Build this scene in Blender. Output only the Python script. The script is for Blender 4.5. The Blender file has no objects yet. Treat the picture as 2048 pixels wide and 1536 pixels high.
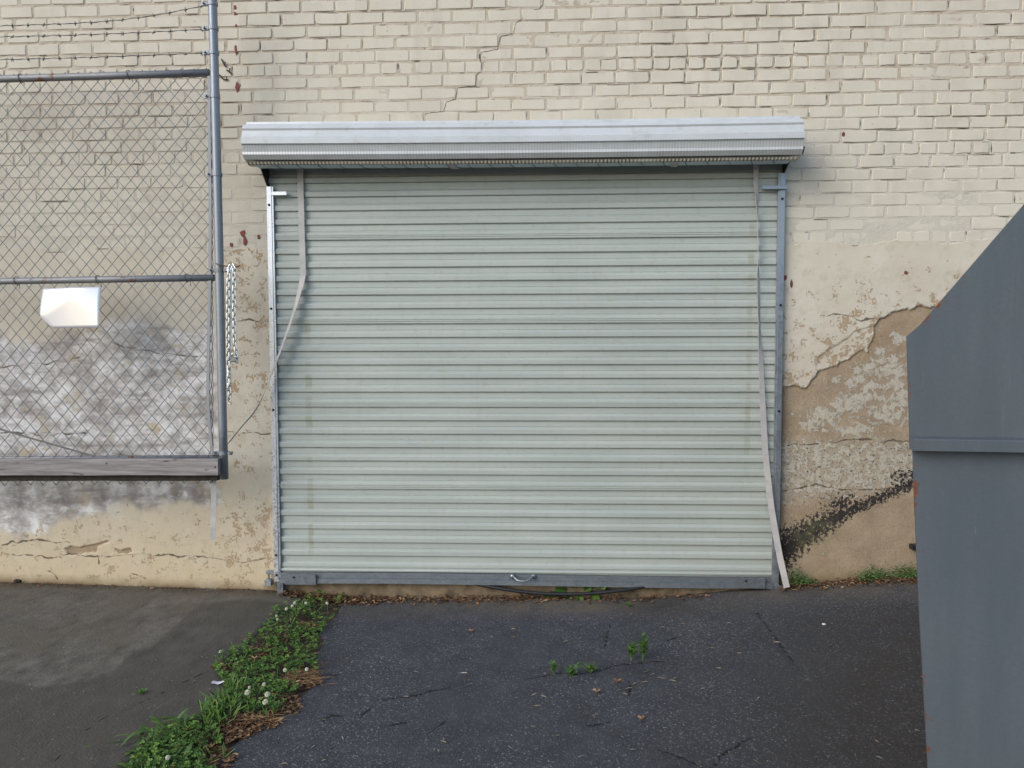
import bpy, math, random
import numpy as np
from mathutils import Vector, Matrix

random.seed(7); RNG = np.random.default_rng(7)
S = bpy.context.scene
COL = S.collection

# ------------------------------------------------------------------ camera, world, sun, exposure
F, CX, CY = 1540.0, 1024.0, 768.0              # focal length and centre of the 2048 x 1536 photograph
YAW, PITCH, ROLL = [math.radians(a) for a in (2.392, -3.128, -0.163)]
CAM = np.array([0.0, -4.65, 1.56])             # eye height 1.56 m, 4.65 m from the wall face (Y = 0)
fw = np.array([-math.sin(YAW) * math.cos(PITCH), math.cos(YAW) * math.cos(PITCH), math.sin(PITCH)])
r0 = np.array([math.cos(YAW), math.sin(YAW), 0.0]); u0 = np.cross(r0, fw)
CR = r0 * math.cos(ROLL) + u0 * math.sin(ROLL); CU = u0 * math.cos(ROLL) - r0 * math.sin(ROLL)
cam_d = bpy.data.cameras.new('camera'); cam = bpy.data.objects.new('camera', cam_d); COL.objects.link(cam)
cam_d.sensor_width = 36.0; cam_d.lens = F / 2048 * 36.0; cam_d.clip_start = 0.05; cam_d.clip_end = 900
cam.matrix_world = Matrix([[CR[0], CU[0], -fw[0], CAM[0]], [CR[1], CU[1], -fw[1], CAM[1]],
                           [CR[2], CU[2], -fw[2], CAM[2]], [0, 0, 0, 1]])
S.camera = cam
SUN_DIR = Vector((0.60, 0.62, -0.52)).normalized()          # the way the light travels: from the upper left, behind the camera
SUN_EL = math.asin(-SUN_DIR.z)
world = bpy.data.worlds.new('World'); S.world = world; world.use_nodes = True
wn = world.node_tree; bg = wn.nodes['Background']
sky = wn.nodes.new('ShaderNodeTexSky'); sky.sky_type = 'NISHITA'; sky.sun_disc = False
sky.sun_elevation = SUN_EL; sky.sun_rotation = math.atan2(-SUN_DIR.x, -SUN_DIR.y)
sky.air_density = 1.0; sky.dust_density = 1.0; sky.ozone_density = 1.0
wn.links.new(sky.outputs[0], bg.inputs[0]); bg.inputs[1].default_value = 0.15
sun_d = bpy.data.lights.new('sun', 'SUN'); sun = bpy.data.objects.new('sun', sun_d); COL.objects.link(sun)
sun_d.energy = 1.4; sun_d.angle = math.radians(40); sun_d.color = (1.0, 0.955, 0.895)
sun.rotation_euler = SUN_DIR.to_track_quat('-Z', 'Y').to_euler(); sun.location = (-3, -6, 6)
S.view_settings.view_transform = 'Standard'; S.view_settings.look = 'None'
S.view_settings.exposure = 0.5; S.view_settings.gamma = 1.0

# ------------------------------------------------------------------ measuring helpers
def ray(px, py): return fw + (px - CX) / F * CR - (py - CY) / F * CU
def at(px, py, Y=0.0):                          # the point of the plane Y = const that the photograph shows at a pixel
    d = ray(px, py); return CAM + d * ((Y - CAM[1]) / d[1])
def on_plane(px, py, p0, n):
    d = ray(px, py); return CAM + d * (np.dot(np.asarray(p0) - CAM, n) / np.dot(d, n))
def to_px(P):
    V = np.asarray(P, float) - CAM; dd = V @ fw
    return CX + F * (V @ CR) / dd, CY - F * (V @ CU) / dd
GX = [-9, -3.6, -1.72, -1.2, 0.65, 1.43, 2.24, 4, 9]
GW = [.12, .068, .026, -.022, .014, .088, .148, .22, .30]
GF = [.05, .03, .0, -.015, .0, .03, .06, .10, .12]
def gz(x, y):
    w = np.clip(-np.asarray(y) / 2.6, 0, 1); w = w * w * (3 - 2 * w)
    return np.interp(x, GX, GW) * (1 - w) + np.interp(x, GX, GF) * w
def ground_at(px, py):
    d = ray(px, py); z = 0.0
    for _ in range(8):
        p = CAM + d * ((z - CAM[2]) / d[2]); z = float(gz(p[0], p[1]))
    return p
# value noise
_T = RNG.random((256, 256))
def vnoise(x, y):
    x = np.asarray(x, float); y = np.asarray(y, float)
    xi = np.floor(x).astype(int); yi = np.floor(y).astype(int); fx = x - xi; fy = y - yi
    fx = fx * fx * (3 - 2 * fx); fy = fy * fy * (3 - 2 * fy)
    g = lambda a, b: _T[a & 255, b & 255]
    return (g(xi, yi) * (1 - fx) + g(xi + 1, yi) * fx) * (1 - fy) + (g(xi, yi + 1) * (1 - fx) + g(xi + 1, yi + 1) * fx) * fy
def fbm(x, y, o=4):
    s = 0; a = .5; t = 0
    for k in range(o):
        s = s + a * vnoise(x * 2**k + 17.3 * k, y * 2**k + 5.1 * k); t += a; a *= .5
    return s / t
def seg_dist(X, Y, pts):
    d = np.full(np.shape(X), 1e9)
    for (ax, ay), (bx, by) in zip(pts[:-1], pts[1:]):
        vx, vy = bx - ax, by - ay; L = vx * vx + vy * vy + 1e-12
        t = np.clip(((X - ax) * vx + (Y - ay) * vy) / L, 0, 1)
        d = np.minimum(d, np.hypot(X - ax - t * vx, Y - ay - t * vy))
    return d
def inside(X, Y, poly):
    c = np.zeros(np.shape(X), bool); n = len(poly)
    for i in range(n):
        x1, y1 = poly[i]; x2, y2 = poly[(i + 1) % n]
        k = ((y1 > Y) != (y2 > Y)) & (X < (x2 - x1) * (Y - y1) / (y2 - y1 + 1e-12) + x1); c ^= k
    return c
def sdf(X, Y, poly):                            # positive inside
    d = seg_dist(X, Y, list(poly) + [poly[0]]); return np.where(inside(X, Y, poly), d, -d)

# ------------------------------------------------------------------ object helpers
def link(o, parent=None):
    COL.objects.link(o)
    if parent is not None: o.parent = parent
    return o
def empty(name, label, cat, loc=(0, 0, 0), group=None):
    o = bpy.data.objects.new(name, None); o.location = loc; o.empty_display_size = .1; COL.objects.link(o)
    o['label'] = label; o['category'] = cat
    if group: o['group'] = group
    return o
def tag(o, label, cat, group=None):
    o['label'] = label; o['category'] = cat
    if group: o['group'] = group
    return o
class MB:
    def __init__(s): s.v = []; s.f = []
    def add(s, vs, fs):
        b = len(s.v); s.v += [tuple(map(float, p)) for p in vs]; s.f += [tuple(b + i for i in f) for f in fs]
    def box(s, lo, hi, M=None):
        x0, y0, z0 = lo; x1, y1, z1 = hi
        vs = [(x0, y0, z0), (x1, y0, z0), (x1, y1, z0), (x0, y1, z0), (x0, y0, z1), (x1, y0, z1), (x1, y1, z1), (x0, y1, z1)]
        if M is not None: vs = [tuple(M @ Vector(v)) for v in vs]
        s.add(vs, [(0, 3, 2, 1), (4, 5, 6, 7), (0, 1, 5, 4), (1, 2, 6, 5), (2, 3, 7, 6), (3, 0, 4, 7)])
    def bevel_box(s, lo, hi, b=.003):
        x0, y0, z0 = lo; x1, y1, z1 = hi
        ring = lambda z, i: [(x0 + i, y0 + i, z), (x1 - i, y0 + i, z), (x1 - i, y1 - i, z), (x0 + i, y1 - i, z)]
        R = [ring(z0, b), ring(z0 + b, 0), ring(z1 - b, 0), ring(z1, b)]
        s.loft(R, True, True)
    def loft(s, rings, closed=True, caps=True):
        n = len(rings[0]); vs = [p for r in rings for p in r]; fs = []
        for i in range(len(rings) - 1):
            for j in range(n if closed else n - 1):
                k = (j + 1) % n; fs.append((i * n + j, i * n + k, (i + 1) * n + k, (i + 1) * n + j))
        if caps and closed:
            fs.append(tuple(reversed(range(n)))); m = (len(rings) - 1) * n; fs.append(tuple(range(m, m + n)))
        s.add(vs, fs)
    def tube(s, pts, r, n=8, caps=True):
        pts = [Vector(p) for p in pts]; rings = []; up = None
        for i, p in enumerate(pts):
            t = (pts[min(i + 1, len(pts) - 1)] - pts[max(i - 1, 0)]).normalized()
            if up is None:
                up = Vector((0, 0, 1)) if abs(t.z) < .9 else Vector((0, -1, 0))
            a = t.cross(up).normalized(); b = a.cross(t).normalized(); up = b
            rr = r[i] if isinstance(r, (list, tuple, np.ndarray)) else r
            rings.append([p + (a * math.cos(q) + b * math.sin(q)) * rr for q in [2 * math.pi * k / n for k in range(n)]])
        s.loft(rings, True, caps)
    def prism(s, poly, off):                    # flat polygon (3-D points) pushed along off
        n = len(poly); a = [Vector(p) for p in poly]; o = Vector(off)
        s.add([tuple(p) for p in a] + [tuple(p + o) for p in a],
              [tuple(range(n)), tuple(reversed(range(n, 2 * n)))] + [(i, n + i, n + (i + 1) % n, (i + 1) % n) for i in range(n)])
    def mesh(s, name, m=None, smooth=False):
        me = bpy.data.meshes.new(name); me.from_pydata(s.v, [], s.f); me.validate()
        if m: me.materials.append(m)
        if smooth: me.shade_smooth()
        me.update(); return me
    def build(s, name, m, parent=None, smooth=False, kind=None):
        me = s.mesh(name, m, smooth); 
        import bmesh
        bm = bmesh.new(); bm.from_mesh(me); bmesh.ops.recalc_face_normals(bm, faces=bm.faces); bm.to_mesh(me); bm.free()
        if smooth: me.shade_smooth()
        o = link(bpy.data.objects.new(name, me), parent)
        if kind: o['kind'] = kind
        return o
def grid_obj(name, X, Y, Z, m, parent=None, attrs=None, kind=None, smooth=True, keep=None):
    nr, nc = X.shape; v = np.stack([X, Y, Z], -1).reshape(-1, 3)
    i = np.arange(nr * nc).reshape(nr, nc)
    q = np.stack([i[:-1, :-1], i[:-1, 1:], i[1:, 1:], i[1:, :-1]], -1).reshape(-1, 4)
    if keep is not None: q = q[keep.reshape(-1)]
    me = bpy.data.meshes.new(name); me.vertices.add(len(v)); me.vertices.foreach_set('co', v.ravel())
    me.loops.add(q.size); me.loops.foreach_set('vertex_index', q.ravel().astype(np.int32))
    me.polygons.add(len(q)); me.polygons.foreach_set('loop_start', np.arange(0, q.size, 4, dtype=np.int32))
    me.update(calc_edges=True); me.validate(); me.materials.append(m)
    for k, a in (attrs or {}).items():
        at_ = me.attributes.new(k, 'FLOAT', 'POINT'); at_.data.foreach_set('value', np.asarray(a, np.float32).ravel())
    if smooth: me.shade_smooth()
    o = link(bpy.data.objects.new(name, me), parent)
    if kind: o['kind'] = kind
    return o
def crom(pts, n):                               # Catmull-Rom through rows of numbers
    P = np.array(pts, float); P = np.vstack([2 * P[0] - P[1], P, 2 * P[-1] - P[-2]]); out = []
    for i in range(1, len(P) - 2):
        for t in np.linspace(0, 1, n, endpoint=False):
            a, b, c, d = P[i - 1:i + 3]
            out.append(.5 * (2 * b + (c - a) * t + (2 * a - 5 * b + 4 * c - d) * t * t + (3 * b - a - 3 * c + d) * t**3))
    out.append(P[-2]); return np.array(out)

# ------------------------------------------------------------------ materials
class N:
    def __init__(s, name):
        s.m = bpy.data.materials.new(name); s.m.use_nodes = True; s.t = s.m.node_tree; s.b = s.t.nodes['Principled BSDF']
        s._pos = None
    def node(s, ty, **kw):
        n = s.t.nodes.new(ty)
        for k, v in kw.items(): setattr(n, k, v)
        return n
    def put(s, sock, v):
        if isinstance(v, bpy.types.NodeSocket): s.t.links.new(v, sock)
        elif v is not None:
            if hasattr(sock.default_value, '__len__') and not hasattr(v, '__len__'): v = (v,) * len(sock.default_value)
            if hasattr(sock.default_value, '__len__') and len(sock.default_value) == 4 and len(v) == 3: v = (*v, 1)
            sock.default_value = v
    @property
    def pos(s):
        if s._pos is None: s._pos = s.node('ShaderNodeNewGeometry').outputs['Position']
        return s._pos
    def scaled(s, sc, vec=None):
        n = s.node('ShaderNodeVectorMath', operation='MULTIPLY'); s.put(n.inputs[0], vec or s.pos); s.put(n.inputs[1], sc); return n.outputs[0]
    def xyz(s, k):
        n = s.node('ShaderNodeSeparateXYZ'); s.put(n.inputs[0], s.pos); return n.outputs[k]
    def noise(s, scale, detail=4, rough=.55, vec=None, dist=0, color=False):
        n = s.node('ShaderNodeTexNoise'); s.put(n.inputs['Vector'], vec or s.pos); s.put(n.inputs['Scale'], scale)
        s.put(n.inputs['Detail'], detail); s.put(n.inputs['Roughness'], rough); s.put(n.inputs['Distortion'], dist)
        return n.outputs['Color' if color else 'Fac']
    def voro(s, scale, feature='F1', out='Distance', vec=None, rand=1.0):
        n = s.node('ShaderNodeTexVoronoi', feature=feature); s.put(n.inputs['Vector'], vec or s.pos); s.put(n.inputs['Scale'], scale)
        s.put(n.inputs['Randomness'], rand); return n.outputs[out]
    def attr(s, name): return s.node('ShaderNodeAttribute', attribute_name=name).outputs['Fac']
    def math(s, op, a, b=None, c=None, clamp=False):
        n = s.node('ShaderNodeMath', operation=op, use_clamp=clamp); s.put(n.inputs[0], a)
        if b is not None: s.put(n.inputs[1], b)
        if c is not None: s.put(n.inputs[2], c)
        return n.outputs[0]
    def step(s, v, lo, hi, a=0.0, b=1.0):
        n = s.node('ShaderNodeMapRange'); n.interpolation_type = 'SMOOTHSTEP'
        s.put(n.inputs[0], v); s.put(n.inputs[1], lo); s.put(n.inputs[2], hi); s.put(n.inputs[3], a); s.put(n.inputs[4], b); return n.outputs[0]
    def mix(s, f, a, b, mode='MIX'):
        n = s.node('ShaderNodeMix', data_type='RGBA', blend_type=mode); s.put(n.inputs[0], f); s.put(n.inputs[6], a); s.put(n.inputs[7], b); return n.outputs[2]
    def ramp(s, f, stops):
        n = s.node('ShaderNodeValToRGB'); cr = n.color_ramp
        while len(cr.elements) < len(stops): cr.elements.new(.5)
        for e, (p, c) in zip(cr.elements, stops): e.position = p; e.color = (*c, 1)
        s.put(n.inputs[0], f); return n.outputs[0]
    def bump(s, h, strength=.5, dist=.002):
        n = s.node('ShaderNodeBump'); s.put(n.inputs['Strength'], strength); s.put(n.inputs['Distance'], dist); s.put(n.inputs['Height'], h)
        s.t.links.new(n.outputs[0], s.b.inputs['Normal'])
    def done(s, color, rough=.8, metal=0.0, spec=None):
        s.put(s.b.inputs['Base Color'], color); s.put(s.b.inputs['Roughness'], rough); s.put(s.b.inputs['Metallic'], metal)
        if spec is not None: s.put(s.b.inputs['Specular IOR Level'], spec)
        return s.m

def m_brick():
    s = N('painted_brick'); a = s.noise(5, 3); b = s.noise(38, 6, .65); c = s.noise(130, 3)
    col = s.mix(s.step(a, .35, .65), (.595, .55, .455), (.53, .487, .40))
    col = s.mix(s.step(s.noise(1.3, 2), .4, .65), col, (.58, .54, .44))
    col = s.mix(s.step(b, .66, .72), col, (.40, .30, .20))
    col = s.mix(s.math('MULTIPLY', s.step(s.noise(1, 5, .65, vec=s.scaled((7, 7, 1.1))), .5, .72), .4), col, (.44, .39, .315))
    pit = s.step(s.math('ADD', s.math('MULTIPLY', s.noise(22, 5, .7), .7), s.math('MULTIPLY', c, .3)), .655, .69)
    col = s.mix(s.math('MULTIPLY', pit, .8), col, (.10, .075, .055))
    s.bump(s.math('ADD', b, s.math('MULTIPLY', pit, -1)), .5, .003)
    return s.done(col, .75, spec=.3)
def m_mortar():
    s = N('painted_mortar'); a = s.noise(9, 5, .6); b = s.noise(60, 5, .65); z = s.xyz(2)
    tan = s.ramp(a, [(.3, (.39, .315, .235)), (.5, (.47, .40, .315)), (.7, (.54, .485, .395))])
    tan = s.mix(s.step(b, .58, .70), tan, (.20, .145, .10))
    low = s.step(s.math('ADD', z, s.math('MULTIPLY', s.math('SUBTRACT', s.noise(1.7, 5, .6), .5), 3.2)), 2.5, 3.2, 1.0, 0.15)
    col = s.mix(s.math('MULTIPLY', low, .85), tan, (.54, .505, .425))
    s.bump(s.math('ADD', a, b), .8, .005)
    return s.done(col, .9, spec=.2)
def m_flat(name, col, rough=.7, metal=0.0, var=.25, scale=20, bump=.2):
    s = N(name); n = s.noise(scale, 5, .6)
    d = tuple(c * (1 - var) for c in col); l = tuple(min(1, c * (1 + var)) for c in col)
    c = s.ramp(n, [(.3, d), (.7, l)])
    if bump: s.bump(s.noise(scale * 3, 4), bump, .002)
    return s.done(c, rough, metal)
def m_galv(name='galvanised_steel', base=(.42, .45, .49), rust=.0, rough=.42, metal=.75):
    s = N(name); v = s.voro(95, out='Color'); sep = s.node('ShaderNodeSeparateColor'); s.put(sep.inputs[0], v)
    k = s.math('ADD', s.math('MULTIPLY', sep.outputs[0], .5), s.math('MULTIPLY', s.noise(14, 5), .5))
    col = s.ramp(k, [(.2, tuple(c * .88 for c in base)), (.8, tuple(min(1, c * 1.1) for c in base))])
    me = metal; ro = s.step(k, .2, .8, rough - .08, rough + .12)
    if rust > 0:
        r = s.step(s.math('ADD', s.noise(7, 6, .7), rust), .66, .74)
        col = s.mix(r, col, s.mix(s.noise(40), (.09, .035, .016), (.22, .09, .035))); me = s.math('MULTIPLY', s.math('SUBTRACT', 1.0, r), metal); 
    s.bump(s.noise(50, 4), .04, .001)
    return s.done(col, ro, me)
def m_curtain():
    s = N('door_paint'); x = s.xyz(0); z = s.xyz(2)
    a = s.noise(1.0, 3, vec=s.scaled((1.2, 1, 9))); b = s.noise(4, 6, .65, vec=s.scaled((6, 6, 6))); st = s.noise(1, 5, .6, vec=s.scaled((14, 1, 1.3)))
    col = s.mix(s.step(a, .3, .7), (.36, .395, .365), (.405, .435, .40))
    col = s.mix(s.math('MULTIPLY', s.step(b, .5, .75), .35), col, (.29, .29, .235))
    col = s.mix(s.math('MULTIPLY', s.step(st, .5, .75), .13), col, (.27, .265, .21))
    # grime left by the straps: two narrow streaks
    def streak(x0, x1, sl, w, z0, z1, col, amt):
        c = s.math('ADD', s.math('MULTIPLY', z, sl), x0); d = s.math('ABSOLUTE', s.math('SUBTRACT', x, c))
        d = s.math('ADD', d, s.math('MULTIPLY', s.math('SUBTRACT', s.noise(9, 4), .5), .02))
        m = s.step(d, w * .55, w, 1, 0); m = s.math('MULTIPLY', m, s.step(s.noise(1, 3, .6, vec=s.scaled((1, 1, 11))), .42, .6))
        m = s.math('MULTIPLY', m, s.math('MULTIPLY', s.step(z, z0, z0 + .1), s.step(z, z1 - .1, z1, 1, 0)))
        return s.mix(s.math('MULTIPLY', m, amt), col, (.24, .235, .13))
    col = streak(-1.43, 0, 0.0, .022, .2, 1.75, col, .5)
    col = streak(1.20, 0, 0.008, .02, .7, 2.35, col, .4)
    # grime gathered in the recess lines
    s.bump(s.math('ADD', s.noise(1, 3, vec=s.scaled((2.2, 2, 7))), s.math('MULTIPLY', b, .03)), .35, .006)
    return s.done(col, s.step(b, .3, .7, .34, .5), 0.0, spec=.5)
def m_coil():
    s = N('coil_paint'); x = s.xyz(0); z = s.xyz(2); b = s.noise(5, 6, .65); 
    col = s.mix(s.step(b, .4, .7), (.53, .55, .56), (.48, .50, .50))
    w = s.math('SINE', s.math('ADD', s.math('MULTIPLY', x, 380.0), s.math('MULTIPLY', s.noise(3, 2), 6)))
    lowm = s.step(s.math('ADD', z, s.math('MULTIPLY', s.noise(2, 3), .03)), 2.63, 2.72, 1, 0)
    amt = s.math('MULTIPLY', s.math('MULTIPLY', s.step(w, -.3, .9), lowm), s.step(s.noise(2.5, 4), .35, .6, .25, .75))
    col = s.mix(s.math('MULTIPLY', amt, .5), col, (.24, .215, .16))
    col = s.mix(s.math('MULTIPLY', s.step(s.noise(12, 6, .7), .55, .7), .3), col, (.30, .27, .2))
    return s.done(col, .24, 0.0, spec=.7)
def m_hem():
    s = N('dirty_hem'); x = s.xyz(0); w = s.math('SINE', s.math('ADD', s.math('MULTIPLY', x, 300.0), s.math('MULTIPLY', s.noise(5, 3), 5)))
    k = s.math('MULTIPLY', s.step(w, -.4, .6), s.step(s.noise(3, 3), .3, .5, .4, 1)); return s.done(s.mix(k, (.50, .47, .39), (.11, .09, .055)), .7)
def m_parge():
    s = N('parged_wall_paint'); z = s.xyz(2)
    n1 = s.noise(2.5, 5); n2 = s.noise(16, 5, .62); n3 = s.noise(70, 3, .6); nl = s.noise(6, 5, .6)
    nf = s.math('ADD', s.math('MULTIPLY', n2, .6), s.math('MULTIPLY', n3, .4))
    col = s.mix(s.step(n1, .35, .65), (.575, .53, .435), (.53, .475, .38))
    col = s.mix(s.math('MULTIPLY', s.attr('yellow'), s.step(nl, .2, .6, .6, 1)), col, (.53, .43, .28))
    dirt = s.math('MULTIPLY', s.step(s.noise(11, 7, .7), .5, .68), .35); col = s.mix(dirt, col, (.36, .29, .2))
    # efflorescence and worn whitewash
    e = s.step(s.math('ADD', s.attr('eff'), s.math('MULTIPLY', s.math('SUBTRACT', nl, .5), 1.6)), .28, .72)
    blotch = s.math('ADD', s.math('MULTIPLY', s.noise(1, 6, .72, vec=s.scaled((13, 13, 20)), dist=.3), .55), s.math('MULTIPLY', s.noise(1, 4, .6, vec=s.scaled((3.2, 3.2, 5)), dist=.5), .45))
    ec = s.ramp(blotch, [(.36, (.25, .22, .20)), (.45, (.39, .36, .335)), (.51, (.54, .515, .495)), (.58, (.71, .695, .68))])
    ec = s.mix(s.step(s.noise(6, 6, .65), .56, .64), ec, (.47, .40, .30))
    ec = s.mix(s.math('MULTIPLY', s.step(s.noise(1, 5, .6, vec=s.scaled((3, 3, 22))), .54, .68), .6), ec, (.22, .19, .185))
    sm = s.math('MULTIPLY', s.attr('smear'), s.step(n2, .3, .5)); ec = s.mix(s.math('MULTIPLY', sm, .55), ec, (.19, .165, .155))
    col = s.mix(e, col, ec)
    # chips in the paint
    ch = s.step(s.math('ADD', nf, s.math('MULTIPLY', s.attr('chip'), .175)), .655, .675)
    col = s.mix(ch, col, s.mix(n1, (.42, .30, .18), (.36, .275, .19)))
    # bare render and its flakes of old paint
    tn = s.step(s.math('ADD', s.attr('bare'), s.math('MULTIPLY', s.math('SUBTRACT', n2, .5), 8)), -.6, .6)
    tc = s.ramp(s.noise(8, 7, .65), [(.3, (.24, .175, .112)), (.5, (.335, .25, .163)), (.7, (.41, .318, .215))])
    tc = s.mix(s.math('MULTIPLY', s.attr('pit'), .65, clamp=True), tc, s.mix(n2, (.33, .275, .20), (.45, .39, .30)))
    fl = s.step(s.math('ADD', s.attr('flake'), s.math('MULTIPLY', s.math('SUBTRACT', s.noise(26, 6, .72), .5), 4.2)), .38, .68)
    tc = s.mix(fl, tc, s.mix(n2, (.42, .375, .295), (.51, .475, .40)))
    pit = s.math('MULTIPLY', s.step(s.math('ADD', n3, s.math('MULTIPLY', n2, .25)), .735, .78), s.attr('pit'))
    tc = s.mix(pit, tc, (.05, .04, .035))
    col = s.mix(tn, col, tc)
    tar = s.step(s.math('ADD', s.attr('tar'), s.math('MULTIPLY', s.math('SUBTRACT', s.noise(48, 5, .7), .5), 4.0)), .36, .62)
    tar = s.math('MULTIPLY', tar, s.step(s.attr('tar'), .10, .28))
    col = s.mix(tar, col, s.mix(n2, (.018, .017, .018), (.05, .043, .038)))
    green = s.math('MULTIPLY', s.attr('green'), s.step(n2, .4, .6)); col = s.mix(s.math('MULTIPLY', green, .6), col, (.16, .17, .08))
    foot = s.math('MULTIPLY', s.attr('foot'), s.step(nl, .2, .6, .5, 1)); col = s.mix(foot, col, (.20, .14, .075))
    ck = s.step(s.math('ADD', s.attr('crack'), s.math('MULTIPLY', s.math('SUBTRACT', n2, .5), 7)), .6, 1.7, 1, 0)
    col = s.mix(s.math('MULTIPLY', ck, s.step(n1, .3, .5, .3, .9)), col, (.10, .075, .05))
    h = s.math('ADD', s.math('MULTIPLY', nf, .6), s.math('ADD', s.math('MULTIPLY', ch, -.45), s.math('MULTIPLY', s.math('MULTIPLY', fl, tn), .5)))
    s.bump(h, .75, .005)
    return s.done(col, .85, spec=.25)
def m_asphalt():
    s = N('asphalt'); sep = s.node('ShaderNodeSeparateColor'); s.put(sep.inputs[0], s.voro(120, out='Color'))
    d = s.voro(120); r = sep.outputs[0]; r2 = sep.outputs[1]
    big = s.noise(1.6, 5, .6); mid = s.noise(7, 5)
    base = s.ramp(mid, [(.3, (.036, .038, .044)), (.7, (.062, .064, .074))])
    st = s.ramp(r, [(0, (.036, .038, .044)), (.5, (.06, .062, .072)), (.76, (.105, .108, .12)), (.93, (.155, .16, .175)), (1, (.34, .34, .34))])
    wear = s.step(big, .35, .65, .3, 1.0); base = s.mix(s.math('MULTIPLY', s.step(s.noise(2.6, 5, .65), .52, .68), .5), base, (.03, .029, .03))
    col = s.mix(s.math('MULTIPLY', s.step(d, .35, .6, 1, 0), wear), base, st)
    dust = s.math('MULTIPLY', s.attr('dust'), s.step(s.noise(5, 6, .65), .35, .65, .35, 1))
    col = s.mix(s.math('MULTIPLY', dust, .85), col, (.125, .105, .08))
    brown = s.math('MULTIPLY', s.attr('brown'), s.step(mid, .3, .6, .4, 1)); col = s.mix(s.math('MULTIPLY', brown, .75), col, (.034, .03, .026))
    ck = s.step(s.math('ADD', s.attr('crack'), s.math('MULTIPLY', s.math('SUBTRACT', s.noise(30, 4), .5), .022)), .003, .008, 1, 0)
    col = s.mix(s.math('MULTIPLY', ck, s.step(s.noise(4, 3),   .38, .5, .3, .85)), col, (.008, .007, .006))
    h = s.math('SUBTRACT', s.math('MULTIPLY', s.step(d, 0, .6, 1, 0), r2), s.math('MULTIPLY', ck, 2))
    s.bump(s.math('ADD', h, s.math('MULTIPLY', mid, .6)), .8, .006)
    return s.done(col, s.step(r, .6, 1, .8, .5), 0, spec=.35)
def m_concrete():
    s = N('weathered_concrete'); big = s.noise(1.4, 6, .6); mid = s.noise(11, 7, .72, vec=s.scaled((1, .6, 1))); fi = s.noise(90, 4)
    col = s.ramp(mid, [(.3, (.066, .059, .049)), (.48, (.115, .103, .085)), (.72, (.18, .162, .135))])
    col = s.mix(s.step(big, .45, .62), col, s.mix(mid, (.10, .087, .066), (.135, .118, .09)))
    stn = s.step(s.math('ADD', s.attr('stain'), s.math('MULTIPLY', s.math('SUBTRACT', s.noise(5, 6, .6), .5), .5)), .38, .68)
    col = s.mix(s.math('MULTIPLY', stn, .6), col, s.mix(mid, (.038, .036, .033), (.066, .062, .056)))
    dst = s.math('MULTIPLY', s.attr('dust'), s.step(s.noise(6, 6, .65), .3, .6)); col = s.mix(s.math('MULTIPLY', dst, .7), col, (.05, .036, .024))
    moss = s.math('MULTIPLY', s.step(s.noise(4, 6, .7), .57, .68), .25); col = s.mix(moss, col, (.06, .065, .03))
    col = s.mix(s.step(s.noise(48, 5, .6), .66, .7), col, (.17, .155, .135))
    ck = s.step(s.math('ADD', s.attr('crack'), s.math('MULTIPLY', s.math('SUBTRACT', s.noise(28, 4), .5), .02)), .0015, .005, 1, 0)
    col = s.mix(s.math('MULTIPLY', ck, .85), col, (.013, .012, .008))
    s.bump(s.math('SUBTRACT', s.math('ADD', mid, s.math('MULTIPLY', fi, .6)), ck), .8, .008)
    return s.done(col, s.step(stn, 0, 1, .9, .7), 0, spec=.3)
def m_leaf(name, dark, light, dry=None):
    s = N(name); r = s.attr('rand')
    stops = [(0, dark), (.55, tuple((a + b) / 2 for a, b in zip(dark, light))), (.9, light)]
    if dry: stops.append((1.0, dry))
    col = s.ramp(r, stops)
    return s.done(col, .55, 0, spec=.35)
def m_wood():
    s = N('weathered_wood'); g = s.noise(1, 7, .65, vec=s.scaled((3, 40, 60)), dist=.3); k = s.noise(1, 4, vec=s.scaled((5, 20, 30)))
    col = s.ramp(g, [(.25, (.11, .10, .096)), (.5, (.24, .222, .213)), (.75, (.37, .345, .33))])
    col = s.mix(s.step(k, .62, .7), col, (.07, .05, .04)); s.bump(g, .6, .003)
    return s.done(col, .85, spec=.2)
def m_container():
    s = N('grey_container_paint'); a = s.noise(1, 5, .6, vec=s.scaled((9, 9, 1.2))); b = s.noise(2.2, 4); g = s.noise(110, 4, .6)
    col = s.mix(s.step(a, .3, .7), (.082, .098, .113), (.102, .118, .131))
    col = s.mix(s.math('MULTIPLY', s.step(b, .4, .7), .5), col, (.095, .108, .112))
    col = s.mix(s.step(g, .2, .8, 0, .3), col, (.058, .072, .088))
    e = s.attr('edge'); r = s.step(s.math('ADD', s.math('MULTIPLY', e, .26), s.noise(26, 6, .7)), .81, .84)
    col = s.mix(r, col, s.mix(s.noise(60), (.10, .03, .018), (.22, .075, .03)))
    col = s.mix(s.step(s.math('ADD', s.noise(17, 5, .7), s.math('MULTIPLY', s.noise(3, 2), .2)), .85, .87), col, (.22, .05, .04))
    run = s.math('MULTIPLY', s.step(s.noise(1, 5, .7, vec=s.scaled((34, 34, .9))), .58, .74), s.step(s.noise(2.4, 3), .42, .6)); col = s.mix(s.math('MULTIPLY', run, .35), col, (.16, .165, .165))
    scr = s.step(s.noise(1, 3, .8, vec=s.scaled((55, 55, 7)), dist=1.2), .71, .73); col = s.mix(s.math('MULTIPLY', scr, .45), col, (.19, .20, .21))
    s.bump(s.math('ADD', s.math('MULTIPLY', g, .12), s.noise(1.8, 2)), .25, .02)
    return s.done(col, .55, 0, spec=.4)
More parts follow.
